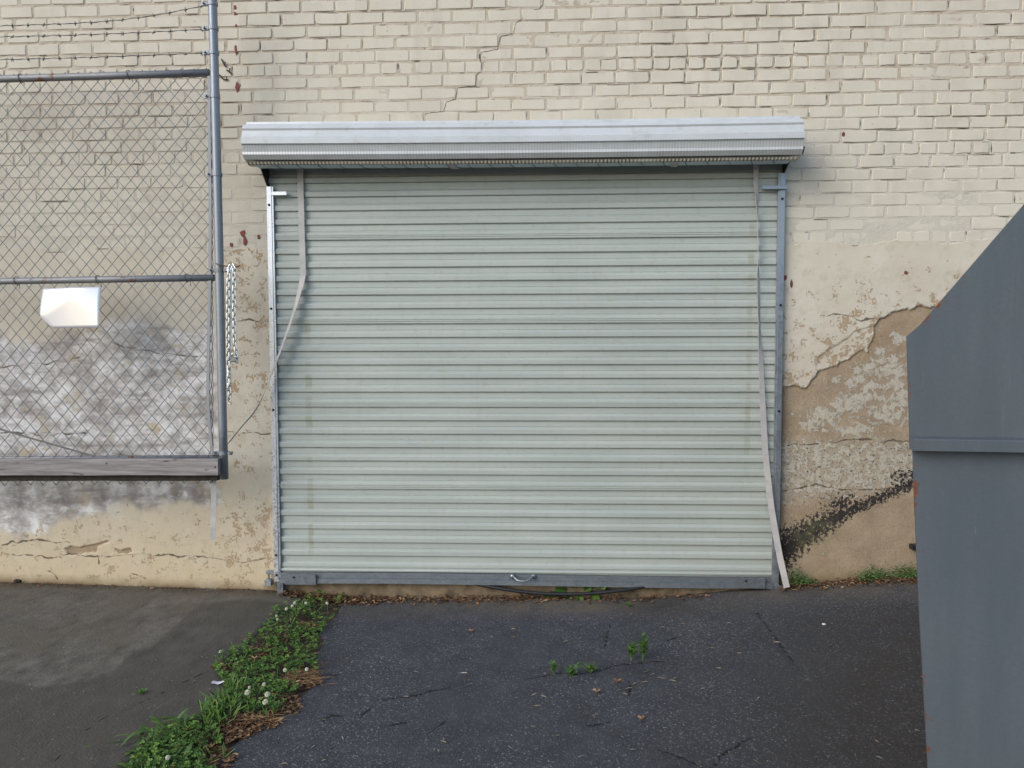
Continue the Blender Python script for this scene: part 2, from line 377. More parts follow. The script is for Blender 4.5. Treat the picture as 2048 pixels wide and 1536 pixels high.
def m_strap():
    s = N('webbing'); w = s.noise(1, 2, vec=s.scaled((1, 1, 190))); b = s.noise(14, 5)
    col = s.mix(s.step(b, .35, .7), (.50, .48, .465), (.42, .40, .39)); col = s.mix(s.math('MULTIPLY', s.step(w, .4, .7), .15), col, (.33, .315, .305))
    s.bump(w, .3, .001)
    return s.done(col, .85, spec=.2)

M = dict(brick=m_brick(), mortar=m_mortar(), parge=m_parge(), curtain=m_curtain(), coil=m_coil(), asphalt=m_asphalt(), concrete=m_concrete(),
         galv=m_galv(base=(.31, .345, .38)), galv_bright=m_galv('bright_galvanised_steel', (.60, .62, .66), 0, .34), rail=m_galv('rusted_rail_steel', (.22, .225, .235), .09, .55, .4), tension=m_galv('tension_bar_steel', (.27, .275, .285), 0, .6, .3),
         post=m_galv('post_steel', (.25, .27, .30), -.03, .42, .5), wire=m_galv('mesh_wire', (.20, .21, .22), 0, .55, .4), chain=m_galv('chain_steel', (.62, .65, .66), 0, .2, .95),
         barb=m_flat('barbed_wire_steel', (.13, .12, .115), .6, .4), black=m_flat('black_steel', (.018, .018, .02), .45, .2), hole=m_flat('dark_hole', (.008, .008, .009), .9, bump=0),
         crack=m_flat('dark_crack', (.055, .04, .03), .95, bump=0, var=.6, scale=30), wood=m_wood(), darkwood=m_flat('gap_shade_wood', (.045, .038, .03), .9, 0, .4, 30, .4), container=m_container(), strap=m_strap(),
         hem=m_hem(), under=m_flat('coil_underlay', (.50, .60, .65), .3, 0, .12, 4, 0), seamline=m_flat('underlay_seam', (.14, .17, .19), .6, bump=0),
         sign=m_flat('white_sign_metal', (.80, .80, .81), .22, .3, .04, 9, 0), bottombar=m_galv('bottom_bar_steel', (.17, .19, .21), 0, .45, .5),
         soil=m_flat('soil', (.045, .03, .019), .95, 0, .5, 25, .8), sill=m_flat('sill_concrete', (.17, .125, .075), .9, 0, .5, 14, .6),
         clover=m_leaf('clover_leaf', (.02, .062, .01), (.105, .20, .028), (.17, .23, .045)), weed=m_leaf('weed_leaf', (.03, .085, .012), (.10, .21, .035), (.2, .2, .06)),
         grass=m_leaf('grass_blade', (.03, .07, .012), (.10, .19, .035), (.32, .28, .08)), litter=m_leaf('dead_leaf', (.06, .03, .015), (.25, .135, .065), (.42, .30, .17)),
         needle=m_leaf('dry_needle', (.12, .06, .022), (.30, .18, .08)), bits=m_leaf('ground_bits', (.12, .085, .05), (.34, .27, .18), (.5, .47, .42)), moss=m_leaf('wall_moss', (.035, .085, .018), (.10, .17, .045)),
         flower=m_flat('clover_flower', (.66, .66, .50), .8, 0, .3, 300, .6), stem=m_flat('stem', (.08, .15, .03), .7, bump=0), paper=m_flat('scrap_paper', (.62, .62, .68), .8, 0, .12, 30, .2),
         hose=m_flat('black_hose', (.012, .012, .014), .5), cable=m_flat('grey_cable', (.17, .155, .14), .7), red=m_flat('red_paint', (.17, .035, .025), .7, 0, .4, 60, 0), rustwire=m_flat('rusty_wire', (.12, .05, .025), .8, .2),
         twig=m_flat('dry_twig', (.06, .035, .025), .9), lock=m_flat('padlock_body', (.20, .21, .22), .35, .7))

# ------------------------------------------------------------------ ground
ASPH = [(700, 1180), (690, 1190), (668, 1222), (640, 1262), (628, 1310), (632, 1362), (588, 1406), (520, 1442), (470, 1474), (420, 1512), (372, 1560), (300, 1640), (200, 1780)]
SLAB = [(655, 1182), (610, 1200), (560, 1232), (538, 1252), (498, 1290), (446, 1330), (462, 1372), (438, 1420), (388, 1448), (306, 1490), (252, 1540), (180, 1620), (90, 1750)]
def boundary(pxs):
    P = np.array([ground_at(*p) for p in pxs]); P = P[np.argsort(-P[:, 1])]; return P[:, 0], P[:, 1]
ax_, ay_ = boundary(ASPH); sx_, sy_ = boundary(SLAB)
def edge_x(ex, ey, y): return np.interp(-y, -ey, ex)
def spaced(a, b, fine_to, d, grow=1.18):
    out = [a]; st = d
    while out[-1] < b:
        if out[-1] > fine_to: st *= grow
        out.append(out[-1] + st)
    return np.array(out)
g = MB(); R_ = 260
gp = [(-R_, -R_, -.06), (R_, -R_, -.06), (R_, R_, -.06), (-R_, R_, -.06)]; g.add(gp, [(0, 1, 2, 3)])
o = g.build('ground', M['soil']); o['kind'] = 'structure'; 
rows = -spaced(-.03, 14, 2.3, .014)
def ground_px(X, Y, Z): return to_px(np.stack([X, Y, Z], -1))
# asphalt
t = spaced(0, 12, 4.0, .016)
Yg, Tg = np.meshgrid(rows, t, indexing='ij')
jit = .03 * (fbm(rows * 9, rows * 0 + 3, 3) - .5) * 2
Xg = (edge_x(ax_, ay_, rows) + jit)[:, None] + Tg
Zg = gz(Xg, Yg) + .012 * (fbm(Xg * 1.6, Yg * 1.6, 3) - .5) + .004 * (fbm(Xg * 9, Yg * 9, 2) - .5)
Zg = Zg - .03 * np.clip(1 - Tg / .03, 0, 1) ** 2
PX, PY = ground_px(Xg, Yg, Zg)
cracks = [[(1050, 1358), (1080, 1352), (1110, 1346), (1150, 1348), (1200, 1340), (1230, 1330), (1290, 1325), (1330, 1322)], [(765, 1400), (790, 1396), (830, 1392), (860, 1382), (905, 1374)],
          [(645, 1440), (665, 1430), (690, 1432)], [(720, 1435), (735, 1420), (745, 1412)], [(775, 1452), (790, 1448), (810, 1444)], [(865, 1460), (880, 1450), (890, 1440)],
          [(1210, 1296), (1212, 1275), (1220, 1250)], [(1320, 1292), (1335, 1280), (1370, 1270)], [(1425, 1536), (1440, 1510), (1480, 1485), (1500, 1478)], [(1170, 1452), (1195, 1448), (1220, 1442)],
          [(625, 1350), (655, 1349), (680, 1347)], [(1255, 1390), (1262, 1375), (1258, 1362)], [(1515, 1225), (1540, 1260), (1590, 1330)], [(1320, 1500), (1345, 1506), (1390, 1525)]]
cd = np.full(Xg.shape, 9.0)
for c in cracks:
    P = np.array([ground_at(*p) for p in c]); cd = np.minimum(cd, seg_dist(Xg, Yg, [tuple(p[:2]) for p in P]))
Zg = Zg - .006 * np.clip(1 - cd / .012, 0, 1)
dustA = np.clip(1 - (-Yg) / .42, 0, 1) ** .8 * (.5 + fbm(Xg * 2.2, Yg * 2.2, 4))
pat = np.exp(-(((PX - 1130) / 150)**2 + ((PY - 1212) / 14)**2)); dustA = np.clip(dustA + pat * 1.1, 0, 1.2)
brn = np.clip((PX - 1330 + (PY - 1300) * .5) / 420, 0, 1) * np.clip((PY - 1190) / 60, 0, 1)
brn = np.maximum(brn, np.clip(1 - np.hypot((PX - 1330) / 130, (PY - 1215) / 30), 0, 1))
o = grid_obj('asphalt', Xg, Yg, Zg, M['asphalt'], None, dict(crack=cd, dust=dustA, brown=brn), 'structure')
# concrete slab
t = spaced(0, 9, 2.4, .018)
Yg, Tg = np.meshgrid(rows, t, indexing='ij'); jit = .02 * (fbm(rows * 8, rows * 0 + 9, 3) - .5) * 2
Xg = (edge_x(sx_, sy_, rows) + jit)[:, None] - Tg
Zg = gz(Xg, Yg) + .01 * (fbm(Xg * 1.2 + 5, Yg * 1.2, 3) - .5); Zg = Zg - .03 * np.clip(1 - Tg / .03, 0, 1) ** 2
PX, PY = ground_px(Xg, Yg, Zg)
ST = [(402, 1207), (470, 1198), (560, 1203), (640, 1240), (470, 1345), (440, 1450), (300, 1600), (-300, 1600), (-300, 1368), (0, 1360), (70, 1372), (170, 1362), (225, 1345), (262, 1306), (300, 1292), (335, 1266), (372, 1232)]
stn = np.clip(.5 + sdf(PX, PY * 1.0, ST) / 26, 0, 1)
cd = np.full(Xg.shape, 9.0)
for c in [[(440, 1332), (400, 1350), (350, 1372), (300, 1398), (270, 1410), (235, 1424), (200, 1440), (160, 1470), (130, 1500), (95, 1540), (60, 1600)], [(218, 1414), (236, 1408)]]:
    P = np.array([ground_at(*p) for p in c]); cd = np.minimum(cd, seg_dist(Xg, Yg, [tuple(p[:2]) for p in P]))
dstS = np.clip(1 - (-Yg) / .16, 0, 1)
o = grid_obj('concrete_slab', Xg, Yg, Zg, M['concrete'], None, dict(crack=cd, stain=stn, dust=dstS), 'structure')
# strip of soil in the joint between slab and asphalt
t = np.linspace(-.12, 1.12, 14); Yg, Tg = np.meshgrid(rows, t, indexing='ij')
xa = edge_x(ax_, ay_, rows)[:, None]; xs = edge_x(sx_, sy_, rows)[:, None]; Xg = xs + (xa - xs) * Tg
Zg = gz(Xg, Yg) - .014 + .012 * (fbm(Xg * 14, Yg * 14, 3) - .5)
grid_obj('soil_joint', Xg, Yg, Zg, M['soil'], None, None, 'structure')

# ------------------------------------------------------------------ the building wall
wall = empty('building_wall', 'cream painted brick building wall with peeling rendered base', 'wall', (0, 0, 0))
b = MB(); b.box((-7, .002, -.5), (7, .35, 5.2)); b.build('wall_core', M['mortar'], wall)
BED = {n: 3.5185 - (n - 1) * .07425 for n in range(-12, 10)}
for n in range(10, 22): BED[n] = 2.858 - (n - 10) * .0727
X0 = {0: -.22, 1: -.132, 2: -.185, 3: -.061, 4: -.183, 5: -.165, 6: -.192, 7: -.112, 8: -.19, 9: -.095, 10: 1.644, 11: 1.53, 12: 1.682, 13: 1.631, 14: 1.71, 15: 1.605, 16: 1.702, 17: 1.588, 18: 1.67, 19: 1.558}
HEAD = (-9, -2, 5, 12, 19)
# mortar bed
xs = np.arange(-4.4, 3.6, .02); zs = np.arange(2.12, 4.4, .012); Xm, Zm = np.meshgrid(xs, zs)
low = np.clip((2.95 - Zm) / .6, 0, 1); low = np.maximum(low, np.clip((-1.5 - Xm) / .6, 0, .6))
Fm = fbm(Xm * .9 + 3, Zm * 2.2 + 8, 3); fill = np.clip((Fm - .38) * 4, 0, 1)
Ym = -.0048 - .0038 * np.maximum(low, fill) - .004 * (fbm(Xm * 9, Zm * 22, 3) - .5) - .003 * (fbm(Xm * 40, Zm * 40, 2) - .5)
mort = grid_obj('mortar', Xm, Ym, Zm, M['mortar'], wall)
# brick shapes: irregular outline, arris worn, corners sometimes broken
def brick_mesh(L, H, rnd, name):
    hx, hz = L / 2, H / 2; mb = MB(); out = []
    for (sx, sz) in ((-1, -1), (1, -1), (1, 1), (-1, 1)):
        c = rnd.choice([.003, .005, .007, .012]) if rnd.random() < .85 else rnd.uniform(.014, .026)
        jx, jz = rnd.uniform(-.003, .002), rnd.uniform(-.0025, .002)
        a = (sx * (hx + jx), sz * (hz + jz - c * .8)); bq = (sx * (hx + jx - c), sz * (hz + jz))
        m_ = (sx * (hx + jx - c * .25), sz * (hz + jz - c * .2))
        out += [a, m_, bq] if sx * sz > 0 else [bq, m_, a]
    out2 = []
    for i, p in enumerate(out):
        out2.append(p); q = out[(i + 1) % len(out)]
        if abs(p[0] - q[0]) > .06: out2.append(((p[0] + q[0]) / 2 + rnd.uniform(-.02, .02), (p[1] + q[1]) / 2 + rnd.uniform(-.002, .002)))
    n = len(out2); bow = rnd.uniform(-.0005, .002)
    back = [(x, .0, z) for x, z in out2]; edge = [(x, -.0075, z) for x, z in out2]
    front = [(x - math.copysign(min(.0035, abs(x)), x), -.0105 - bow * (1 - (x / hx)**2), z - math.copysign(.0032, z)) for x, z in out2]
    vs = back + edge + front; fs = []
    for k in range(2):
        for i in range(n): j = (i + 1) % n; fs.append((k * n + i, k * n + j, (k + 1) * n + j, (k + 1) * n + i))
    fs.append(tuple(range(2 * n, 3 * n))); mb.add(vs, fs)
    me = mb.mesh(name, M['brick'])
    import bmesh
    bm = bmesh.new(); bm.from_mesh(me); bmesh.ops.recalc_face_normals(bm, faces=bm.faces)
    for f in bm.faces: f.smooth = False
    bm.to_mesh(me); bm.free(); return me
rnd = random.Random(3)
STR = [brick_mesh(rnd.uniform(.189, .197), rnd.uniform(.0600, .0650), rnd, 'stretcher') for _ in range(26)]; HDR = [brick_mesh(rnd.uniform(.087, .093), rnd.uniform(.0600, .0645), rnd, 'header') for _ in range(18)]
spots = []
for n in range(-11, 20):
    zc = (BED[n] + BED[n + 1]) / 2
    if n in HEAD: pit, L = .1002, .089
    else: pit, L = .2045, .191
    x0 = X0.get(n, -.2 + (n % 2) * .1) + pit / 2
    k0 = int((-4.3 - x0) / pit); drift = 0
    for k in range(k0, k0 + int(7.9 / pit)):
        x = x0 + k * pit + rnd.uniform(-.004, .004)
        if -1.58 < x < 1.33 and zc < 2.72: continue
        if zc < 2.14 or x > 3.5: continue
        px, py = to_px(np.array([x, 0, zc])); vis = (-20 < px < 2068) and (-8 < py)
        if vis and px < 432 and py > 130: vis = 'mesh'
        if vis and py > 222 and 500 < px < 1590 and zc < 2.99: vis = False
        if vis and px > 1830 and (px - 1840) * 1.15 > (650 - py): vis = False
        spots.append((x, zc, n in HEAD, vis, rnd.uniform(-.0022, .0015), rnd.uniform(-.006, .006), rnd.randrange(26), L))
def rank(s): return (0 if s[3] is True else 1 if s[3] == 'mesh' else 2, s[2], -s[0] if s[3] == 'mesh' else -(s[0] + 2) * 0 - rnd.random())
spots.sort(key=rank); rest = MB()
for i, (x, z, hd, vis, dy, rz, vi, L) in enumerate(spots):
    me = HDR[vi % len(HDR)] if hd else STR[vi]
    lowf = min(1, max(0, (2.9 - z) / .7)); dy += .0012 * lowf
    Mx = Matrix.Translation((x, dy, z)) @ Matrix.Rotation(rz * .35, 4, 'Y') @ Matrix.Rotation(rz, 4, 'Z') @ Matrix.Diagonal((1, 1, 1 if vi % 2 else -1, 1))
    if i < 300:
        o = bpy.data.objects.new('brick', me); o.matrix_world = Matrix.Translation((x, dy, z)) @ Matrix.Rotation(rz * .35, 4, 'Y') @ Matrix.Rotation(rz, 4, 'Z'); link(o, wall)
    else:
        rest.add([tuple(Mx @ v.co) for v in me.vertices], [tuple(p.vertices) for p in me.polygons])
rest.build('brick_field', M['brick'], wall, kind='stuff')
# open joints: narrow dark gaps between brick and mortar, and the stepped crack
gap = MB()
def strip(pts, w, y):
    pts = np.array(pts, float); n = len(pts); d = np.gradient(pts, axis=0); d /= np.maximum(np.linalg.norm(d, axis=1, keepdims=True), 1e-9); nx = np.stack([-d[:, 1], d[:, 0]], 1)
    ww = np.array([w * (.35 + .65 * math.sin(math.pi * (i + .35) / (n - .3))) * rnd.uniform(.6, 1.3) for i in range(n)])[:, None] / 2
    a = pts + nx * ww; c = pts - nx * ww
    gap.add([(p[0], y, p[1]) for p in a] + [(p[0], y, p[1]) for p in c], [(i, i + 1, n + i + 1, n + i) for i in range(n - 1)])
def fillf(x, z): return float(np.clip((fbm(np.array(x * .9 + 3), np.array(z * 2.2 + 8), 3) - .38) * 4, 0, 1))
def mort_y(x, z): return -.0048 - .0038 * max(min(1, max(0, (2.95 - z) / .6)), fillf(x, z)) - .0025
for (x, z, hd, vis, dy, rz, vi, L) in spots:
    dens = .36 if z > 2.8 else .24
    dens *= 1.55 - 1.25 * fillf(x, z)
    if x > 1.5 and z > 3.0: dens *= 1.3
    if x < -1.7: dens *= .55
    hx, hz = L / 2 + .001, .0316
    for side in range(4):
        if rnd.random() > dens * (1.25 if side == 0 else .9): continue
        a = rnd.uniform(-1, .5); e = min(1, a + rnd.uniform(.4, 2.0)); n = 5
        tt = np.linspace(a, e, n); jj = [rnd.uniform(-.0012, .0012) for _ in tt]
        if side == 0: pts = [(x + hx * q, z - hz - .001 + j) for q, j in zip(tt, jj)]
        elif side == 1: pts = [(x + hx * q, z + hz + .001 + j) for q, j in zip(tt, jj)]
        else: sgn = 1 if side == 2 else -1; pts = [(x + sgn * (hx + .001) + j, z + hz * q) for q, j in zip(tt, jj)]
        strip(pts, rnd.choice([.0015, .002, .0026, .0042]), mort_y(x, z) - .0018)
SC = [(1088, -10), (1086, 12), (1078, 20), (1049, 26), (1044, 40), (1032, 47), (1027, 68), (1003, 74), (999, 80), (996, 100), (962, 106), (959, 145), (953, 152), (951, 172), (916, 177), (911, 200), (893, 205), (888, 224), (852, 228), (849, 246)]
P = [at(*p) for p in SC]; fine = []
for p, q in zip(P[:-1], P[1:]):
    for t_ in np.linspace(0, 1, 5, endpoint=False): fine.append((p[0] + (q[0] - p[0]) * t_ + rnd.uniform(-.002, .002), p[2] + (q[2] - p[2]) * t_ + rnd.uniform(-.002, .002)))
for i in range(0, len(fine) - 6, 5): strip(fine[i:i + 7], .0036, -.0112)
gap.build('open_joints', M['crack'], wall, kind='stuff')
# old red paint spots
rs = [(470, 14, 4, 5), (470, 27, 3.5, 5), (472, 50, 2, 3), (472, 99, 4, 10), (474, 174, 4.5, 11), (485, 466, 6, 7), (490, 482, 6, 9), (463, 489, 5, 5), (517, 474, 3.5, 5), (1571, 555, 3, 6), (1583, 567, 2.5, 9), (1687, 268, 3, 5), (1812, 545, 4, 4)]
for (px, py, w, h) in rs:
    zz = at(px, py)[2]; y = -.0128 if zz > 2.14 else -.0195; c = at(px, py, y); mb = MB()
    mb.prism([(c[0] + .0029 * w * math.cos(q) * rnd.uniform(.6, 1.2), y, c[2] + .0029 * h * math.sin(q) * rnd.uniform(.6, 1.2)) for q in np.linspace(0, 6.28, 9)[:-1]], (0, .004, 0))
    mb.build('paint_spot', M['red'], wall)

# rendered (parged) base of the wall, left and right of the door
BARE_Z = [(1395, 385), (1330, 386), (1240, 404), (1180, 425), (1130, 440), (1065, 458), (1048, 490), (1028, 515), (1020, 575), (1000, 645), (985, 692), (930, 690), (850, 733), (800, 770), (720, 802), (650, 822), (620, 858), (580, 902), (550, 942), (480, 934), (400, 938)]
BARE = [(x / 3.413 + 1448, y / 3.413 + 500) for x, y in BARE_Z] + [(1540, 1300), (2300, 1300), (2300, 560)]
PATCH = [(x / 3.413 + 1448, y / 3.413 + 500) for x, y in [(1025, 512), (1000, 645), (985, 692), (850, 733), (720, 802), (640, 822), (622, 790), (650, 735), (720, 672), (800, 628), (900, 552)]]
FLK = [(1200, 600, 40, 40), (1080, 700, 45, 35), (1175, 745, 60, 35), (1150, 825, 125, 48), (910, 822, 38, 35), (782, 887, 34, 26), (862, 912, 30, 30), (1020, 925, 55, 40), (935, 880, 45, 35), (1205, 1025, 70, 75), (1075, 1010, 22, 22), (960, 1000, 150, 45),
       (850, 1060, 120, 60), (680, 1130, 110, 60), (600, 1190, 70, 40), (900, 1230, 140, 35), (1130, 1130, 140, 55), (1190, 920, 80, 40), (1060, 760, 60, 22), (1010, 800, 60, 40)]
def parge(x0, x1, name, right):
    d = .0055; xs = np.arange(x0, x1 + d, d); zs = np.arange(-.12, 2.20, d); X, Z = np.meshgrid(xs, zs); Yb = np.full(X.shape, -.014)
    PX, PY = to_px(np.stack([X, Yb, Z], -1))
    wob = (fbm(X * 14, Z * 14, 4) - .5); wob2 = (fbm(X * 45, Z * 45, 3) - .5)
    A = {k: np.zeros(X.shape) for k in ('yellow', 'eff', 'smear', 'chip', 'bare', 'flake', 'pit', 'tar', 'green', 'foot', 'crack')}
    A['bare'] -= 50; A['crack'] += 50
    Yv = -.014 - .003 * (fbm(X * 3, Z * 3, 3) - .5) - .0035 * wob - .0015 * wob2
    gzv = gz(X, -.01)
    A['foot'] = np.clip(1 - (Z - gzv) / .07, 0, 1) ** 1.5
    if right:
        sd = sdf(PX + wob * 10, PY + wob * 14 + wob2 * 9, BARE); A['bare'] = sd
        k = np.clip(.5 + sd / 2.2, 0, 1); Yv = Yv + .013 * k + .006 * k * wob + .0025 * k * wob2; 
        pt = np.clip(.5 + sdf(PX + wob * 8, PY + wob * 8, PATCH) / 2.0, 0, 1); Yv = Yv + .005 * pt * (1 - k)
        fl = np.zeros(X.shape)
        for (a, b_, w, h) in FLK:
            cx_, cy_ = a / 3.413 + 1448, b_ / 3.413 + 500; fl = np.maximum(fl, .92 * np.exp(-.5 * (((PX - cx_) / (w / 3.413 * .95))**2 + ((PY - cy_) / (h / 3.413 * .95))**2)))
        rough = np.clip((PY - 868) / 25, 0, 1) * np.clip(1 - (PY - 985 + (PX - 1570) * .10) / 40, 0, 1)
        A['flake'] = np.maximum(fl, rough * .62); A['pit'] = rough * .85 + np.clip((PY - 700) / 200, 0, .3)
        A['chip'] = np.clip((PY - 470) / 180, 0, 1) * np.clip(1 - sd * -1 / 260, 0, 1) * .75 + .1
        TL = [(1545, 1120), (1590, 1085), (1640, 1055), (1700, 1022), (1740, 1005), (1790, 985), (1850, 955)]
        wid = np.interp(PX, [1560, 1600, 1660, 1720, 1780, 1840], [46, 36, 28, 16, 14, 16]); dT = seg_dist(PX, PY, TL)
        A['tar'] = np.clip(1.05 - dT / (wid * 1.25), 0, 1) * np.interp(PX, [1560, 1640, 1840], [1.05, .92, .85])
        A['tar'] = np.maximum(A['tar'], .62 * np.clip(1.2 - np.hypot((PX - 1690) / 60, (PY - 1010) / 30), 0, 1))
        A['tar'] = np.maximum(A['tar'], .60 * np.clip(1.3 - np.hypot((PX - 1815) / 45, (PY - 955) / 22), 0, 1))
        A['green'] = np.clip(1 - np.hypot((PX - 1640) / 70, (PY - 1075) / 45), 0, 1) + .8 * np.clip(1 - np.abs(Z - gzv - .03) / .06, 0, 1)
        CK = [[(1562, 985), (1640, 972), (1700, 980), (1840, 978)], [(1575, 890), (1700, 880), (1840, 882)], [(1640, 632), (1690, 630), (1720, 640), (1770, 634)]]
    else:
        ET = [(-400, 680), (0, 668), (60, 692), (100, 674), (150, 664), (200, 655), (240, 640), (300, 650), (350, 660), (434, 652), (436, 1000), (400, 1005), (300, 1012), (200, 1025), (110, 1045), (60, 1075), (0, 1070), (-400, 1080)]
        A['eff'] = np.clip(.5 + sdf(PX + wob * 20, PY + wob * 20, ET) / 60, 0, 1)
        A['smear'] = sum(np.exp(-.5 * ((PX - c - (PY - 960) * .05) / 11)**2) for c in (36, 128, 205, 262, 352, 395)) * np.clip((PY - 940) / 30, 0, 1) + .7 * np.exp(-.5 * ((PY - 1006 + PX * .03) / 9)**2)
        A['smear'] = A['smear'] + .8 * np.exp(-.5 * (((PY - 712) / 16)**2)) * np.clip(1 - PX / 300, 0, 1)
        A['yellow'] = np.clip((PY - 900) / 260, 0, 1) * .95
        A['chip'] = .12 + .5 * np.clip((PX - 425) / 40, 0, 1) * np.clip((PY - 440) / 60, 0, 1) * np.clip(1.2 - (PY - 500) / 900, .55, 1) + .3 * np.clip((PY - 990) / 60, 0, 1)
        A['chip'] += .22 * np.exp(-.5 * (((PX - 450) / 40)**2 + ((PY - 520) / 22)**2))
        CK = [[(-50, 1110), (60, 1108), (95, 1115), (150, 1110), (210, 1112), (290, 1110), (390, 1112), (470, 1125), (540, 1116)], [(290, 1112), (288, 1098)], [(95, 1142), (108, 1146), (112, 1155)], [(262, 1148), (285, 1155), (292, 1158)],
              [(195, 1110), (197, 1126)], [(0, 1088), (80, 1080), (140, 1086)], [(0, 866), (60, 868), (170, 868)], [(440, 640), (540, 642)], [(440, 866), (540, 866)], [(230, 690), (320, 705), (420, 715)], [(0, 735), (90, 728), (160, 716)]]
        H1 = [(130, 1098), (142, 1092), (160, 1096), (180, 1090), (200, 1086), (214, 1081), (220, 1083), (205, 1090), (196, 1094), (192, 1104), (170, 1106), (150, 1110), (136, 1110)]
        H2 = [(226, 1096), (240, 1100), (262, 1096), (264, 1106), (240, 1108)]
        for H in (H1, H2):
            sd = sdf(PX + wob2 * 3, PY + wob2 * 3, H); A['bare'] = np.maximum(A['bare'], sd); Yv = Yv + .009 * np.clip(.5 + sd / 1.5, 0, 1)
        ef = A['eff']; Yv = Yv + .003 * ef + .004 * ef * (fbm(X * 30, Z * 30, 3) - .5)
    for c in CK: A['crack'] = np.minimum(A['crack'], seg_dist(PX + wob * 12, PY + wob * 14, c))
    top = 2.135 + .045 * (fbm(X * 5, X * 0 + 2, 4) - .5) * 2
    bl = np.clip(1 - (top - Z) / .16, 0, 1); Yv = Yv * (1 - bl) + bl * (-.0098 + .0015 * wob); over = Z > top; Yv = np.where(over, .004, Yv)
    grid_obj(name, X, Yv, Z, M['parge'], wall, A)
parge(-4.4, -1.62, 'rendered_base', False); parge(1.365, 3.5, 'rendered_base', True)
b = MB(); b.bevel_box((-1.62, -.02, -.2), (1.365, .0, .16), .006); b.build('door_sill', M['sill'], wall)

# ------------------------------------------------------------------ roll-up door
door = empty('roll_up_door', 'light grey corrugated steel roll-up door with exposed coil on top', 'door', (-.13, 0, 0))
def dadd(mb, name, m, parent=door, smooth=False):
    o = mb.build(name, m, parent, smooth); o.matrix_parent_inverse = parent.matrix_world.inverted() if parent is not door else Matrix.Translation((.13, 0, 0)); return o
XL, XR = at(545, 700, -.035)[0], at(1556, 700, -.035)[0]
XL, XR = -1.655, 1.395
def slat_mesh(seam, name, k):
    rec, rid = -.030, -.043
    head = [(0, rec), (-.0325, rec), (-.034, rec + .0020), (-.0372, rec + .0020), (-.0392, rec - .0008), (-.048, rid + .0012), (-.0515, rid)]
    tail = [(-.0745, rid), (-.0775, rid + .0015), (-.0815, rec + .0005), (-.0828, rec)]
    if seam: tail = [(-.0565, rid), (-.058, rid - .003), (-.062, rid - .003), (-.0635, rid), (-.067, rid), (-.0685, rid - .003), (-.0725, rid - .003), (-.074, rid), (-.0834, rid), (-.0864, rid + .0015), (-.0904, rec + .0005), (-.0917, rec)]
    pr = head + tail; mb = MB(); X = np.linspace(XL, XR, 26)
    wy = lambda x, z: 0.0 if abs(z) < .001 or z < pr[-1][0] + .001 else .0028 * (float(fbm(np.array(x * 1.7 + 9 * k), np.array(k * 3.1 + z * 12), 3)) - .5)
    mb.loft([[(x, y + wy(x, z), z) for z, y in pr] for x in X], False, False); mb.loft([[(x, y + .0012 + wy(x, z), z) for z, y in pr] for x in X[::-1]], False, False)
    return mb.mesh(name, M['curtain'])
sl = [slat_mesh(False, 'slat', k) for k in range(7)]; se = [slat_mesh(True, 'seam_slat', k + 9) for k in range(3)]
z = 2.4303 + .0828 * 3 + .0; lines = []
zz = .2512
order = []                                     # from the bottom line up: which slat ends at each line
k = 0
heights = [.0828] * 5 + [.0917]                # counting up from the lowest line
zt = zz; idx = 0
PATS = [5, 5, 5, 5, 5, 5]
seq = [0, 0, 0, 0, 0] + [1] + [0] * 5 + [1] + [0] * 5 + [1] + [0] * 5 + [1] + [0] * 6
for q in seq:
    h = (.0917 if q else .0828) * .9935
    zt += h; o = bpy.data.objects.new('slat', rnd.choice(se) if q else rnd.choice(sl)); o.location = (.13, 0, zt); link(o, door)
ZTOP = zt
# foot of the curtain: last flat, hem roll, bottom bar
mb = MB()
z1 = .2512; pr = [(z1, -.030), (z1 - .036, -.030), (z1 - .048, -.042), (z1 - .060, -.043), (z1 - .066, -.043), (z1 - .069, -.036), (z1 - .073, -.036), (z1 - .077, -.048), (z1 - .085, -.051), (z1 - .092, -.049), (z1 - .097, -.036), (z1 - .110, -.034)]
mb.loft([[(x, y, zq) for zq, y in pr] for x in np.linspace(XL, XR, 2)], False, False); dadd(mb, 'bottom_slat', M['curtain'], smooth=False)
zb = .153
mb = MB(); prb = [(zb, -.036), (zb, -.052), (zb - .031, -.053), (zb - .036, -.064), (zb - .064, -.066), (zb - .064, -.036)]
sag = lambda x: .004 * math.sin((x + 1.6) * 1.9) - .003
mb.loft([[(x, y, zq + sag(x)) for zq, y in prb] for x in np.linspace(XL + .03, XR - .03, 24)], True, True); bar = dadd(mb, 'bottom_bar', M['bottombar'])
def side_plate(x0, x1, dz, nm):
    m2 = MB(); m2.bevel_box((x0, -.078, zb - .068 + dz), (x1, -.067, zb - .004 + dz), .002); p = dadd(m2, nm, M['bottombar'])
    for bx in ((x0 + .3 * (x1 - x0)), x1 - .025 if nm == 'latch_plate_right' else x0 + .3 * (x1 - x0)):
        m3 = MB(); m3.tube([(bx, -.076, zb - .02 + dz), (bx, -.084, zb - .02 + dz)], .0055, 10); bo = m3.build('bolt', M['galv_bright'], p)
        bo.matrix_parent_inverse = (Matrix.Translation((-.13, 0, 0)) @ p.matrix_parent_inverse).inverted()
    return p
xa = at(570, 1150, -.07)[0]; xb = at(632, 1150, -.07)[0]; side_plate(xa, xb, -.004, 'latch_plate')
xa = at(1474, 1150, -.07)[0]; xb = at(1530, 1150, -.07)[0]; side_plate(xa, xb, .002, 'latch_plate')
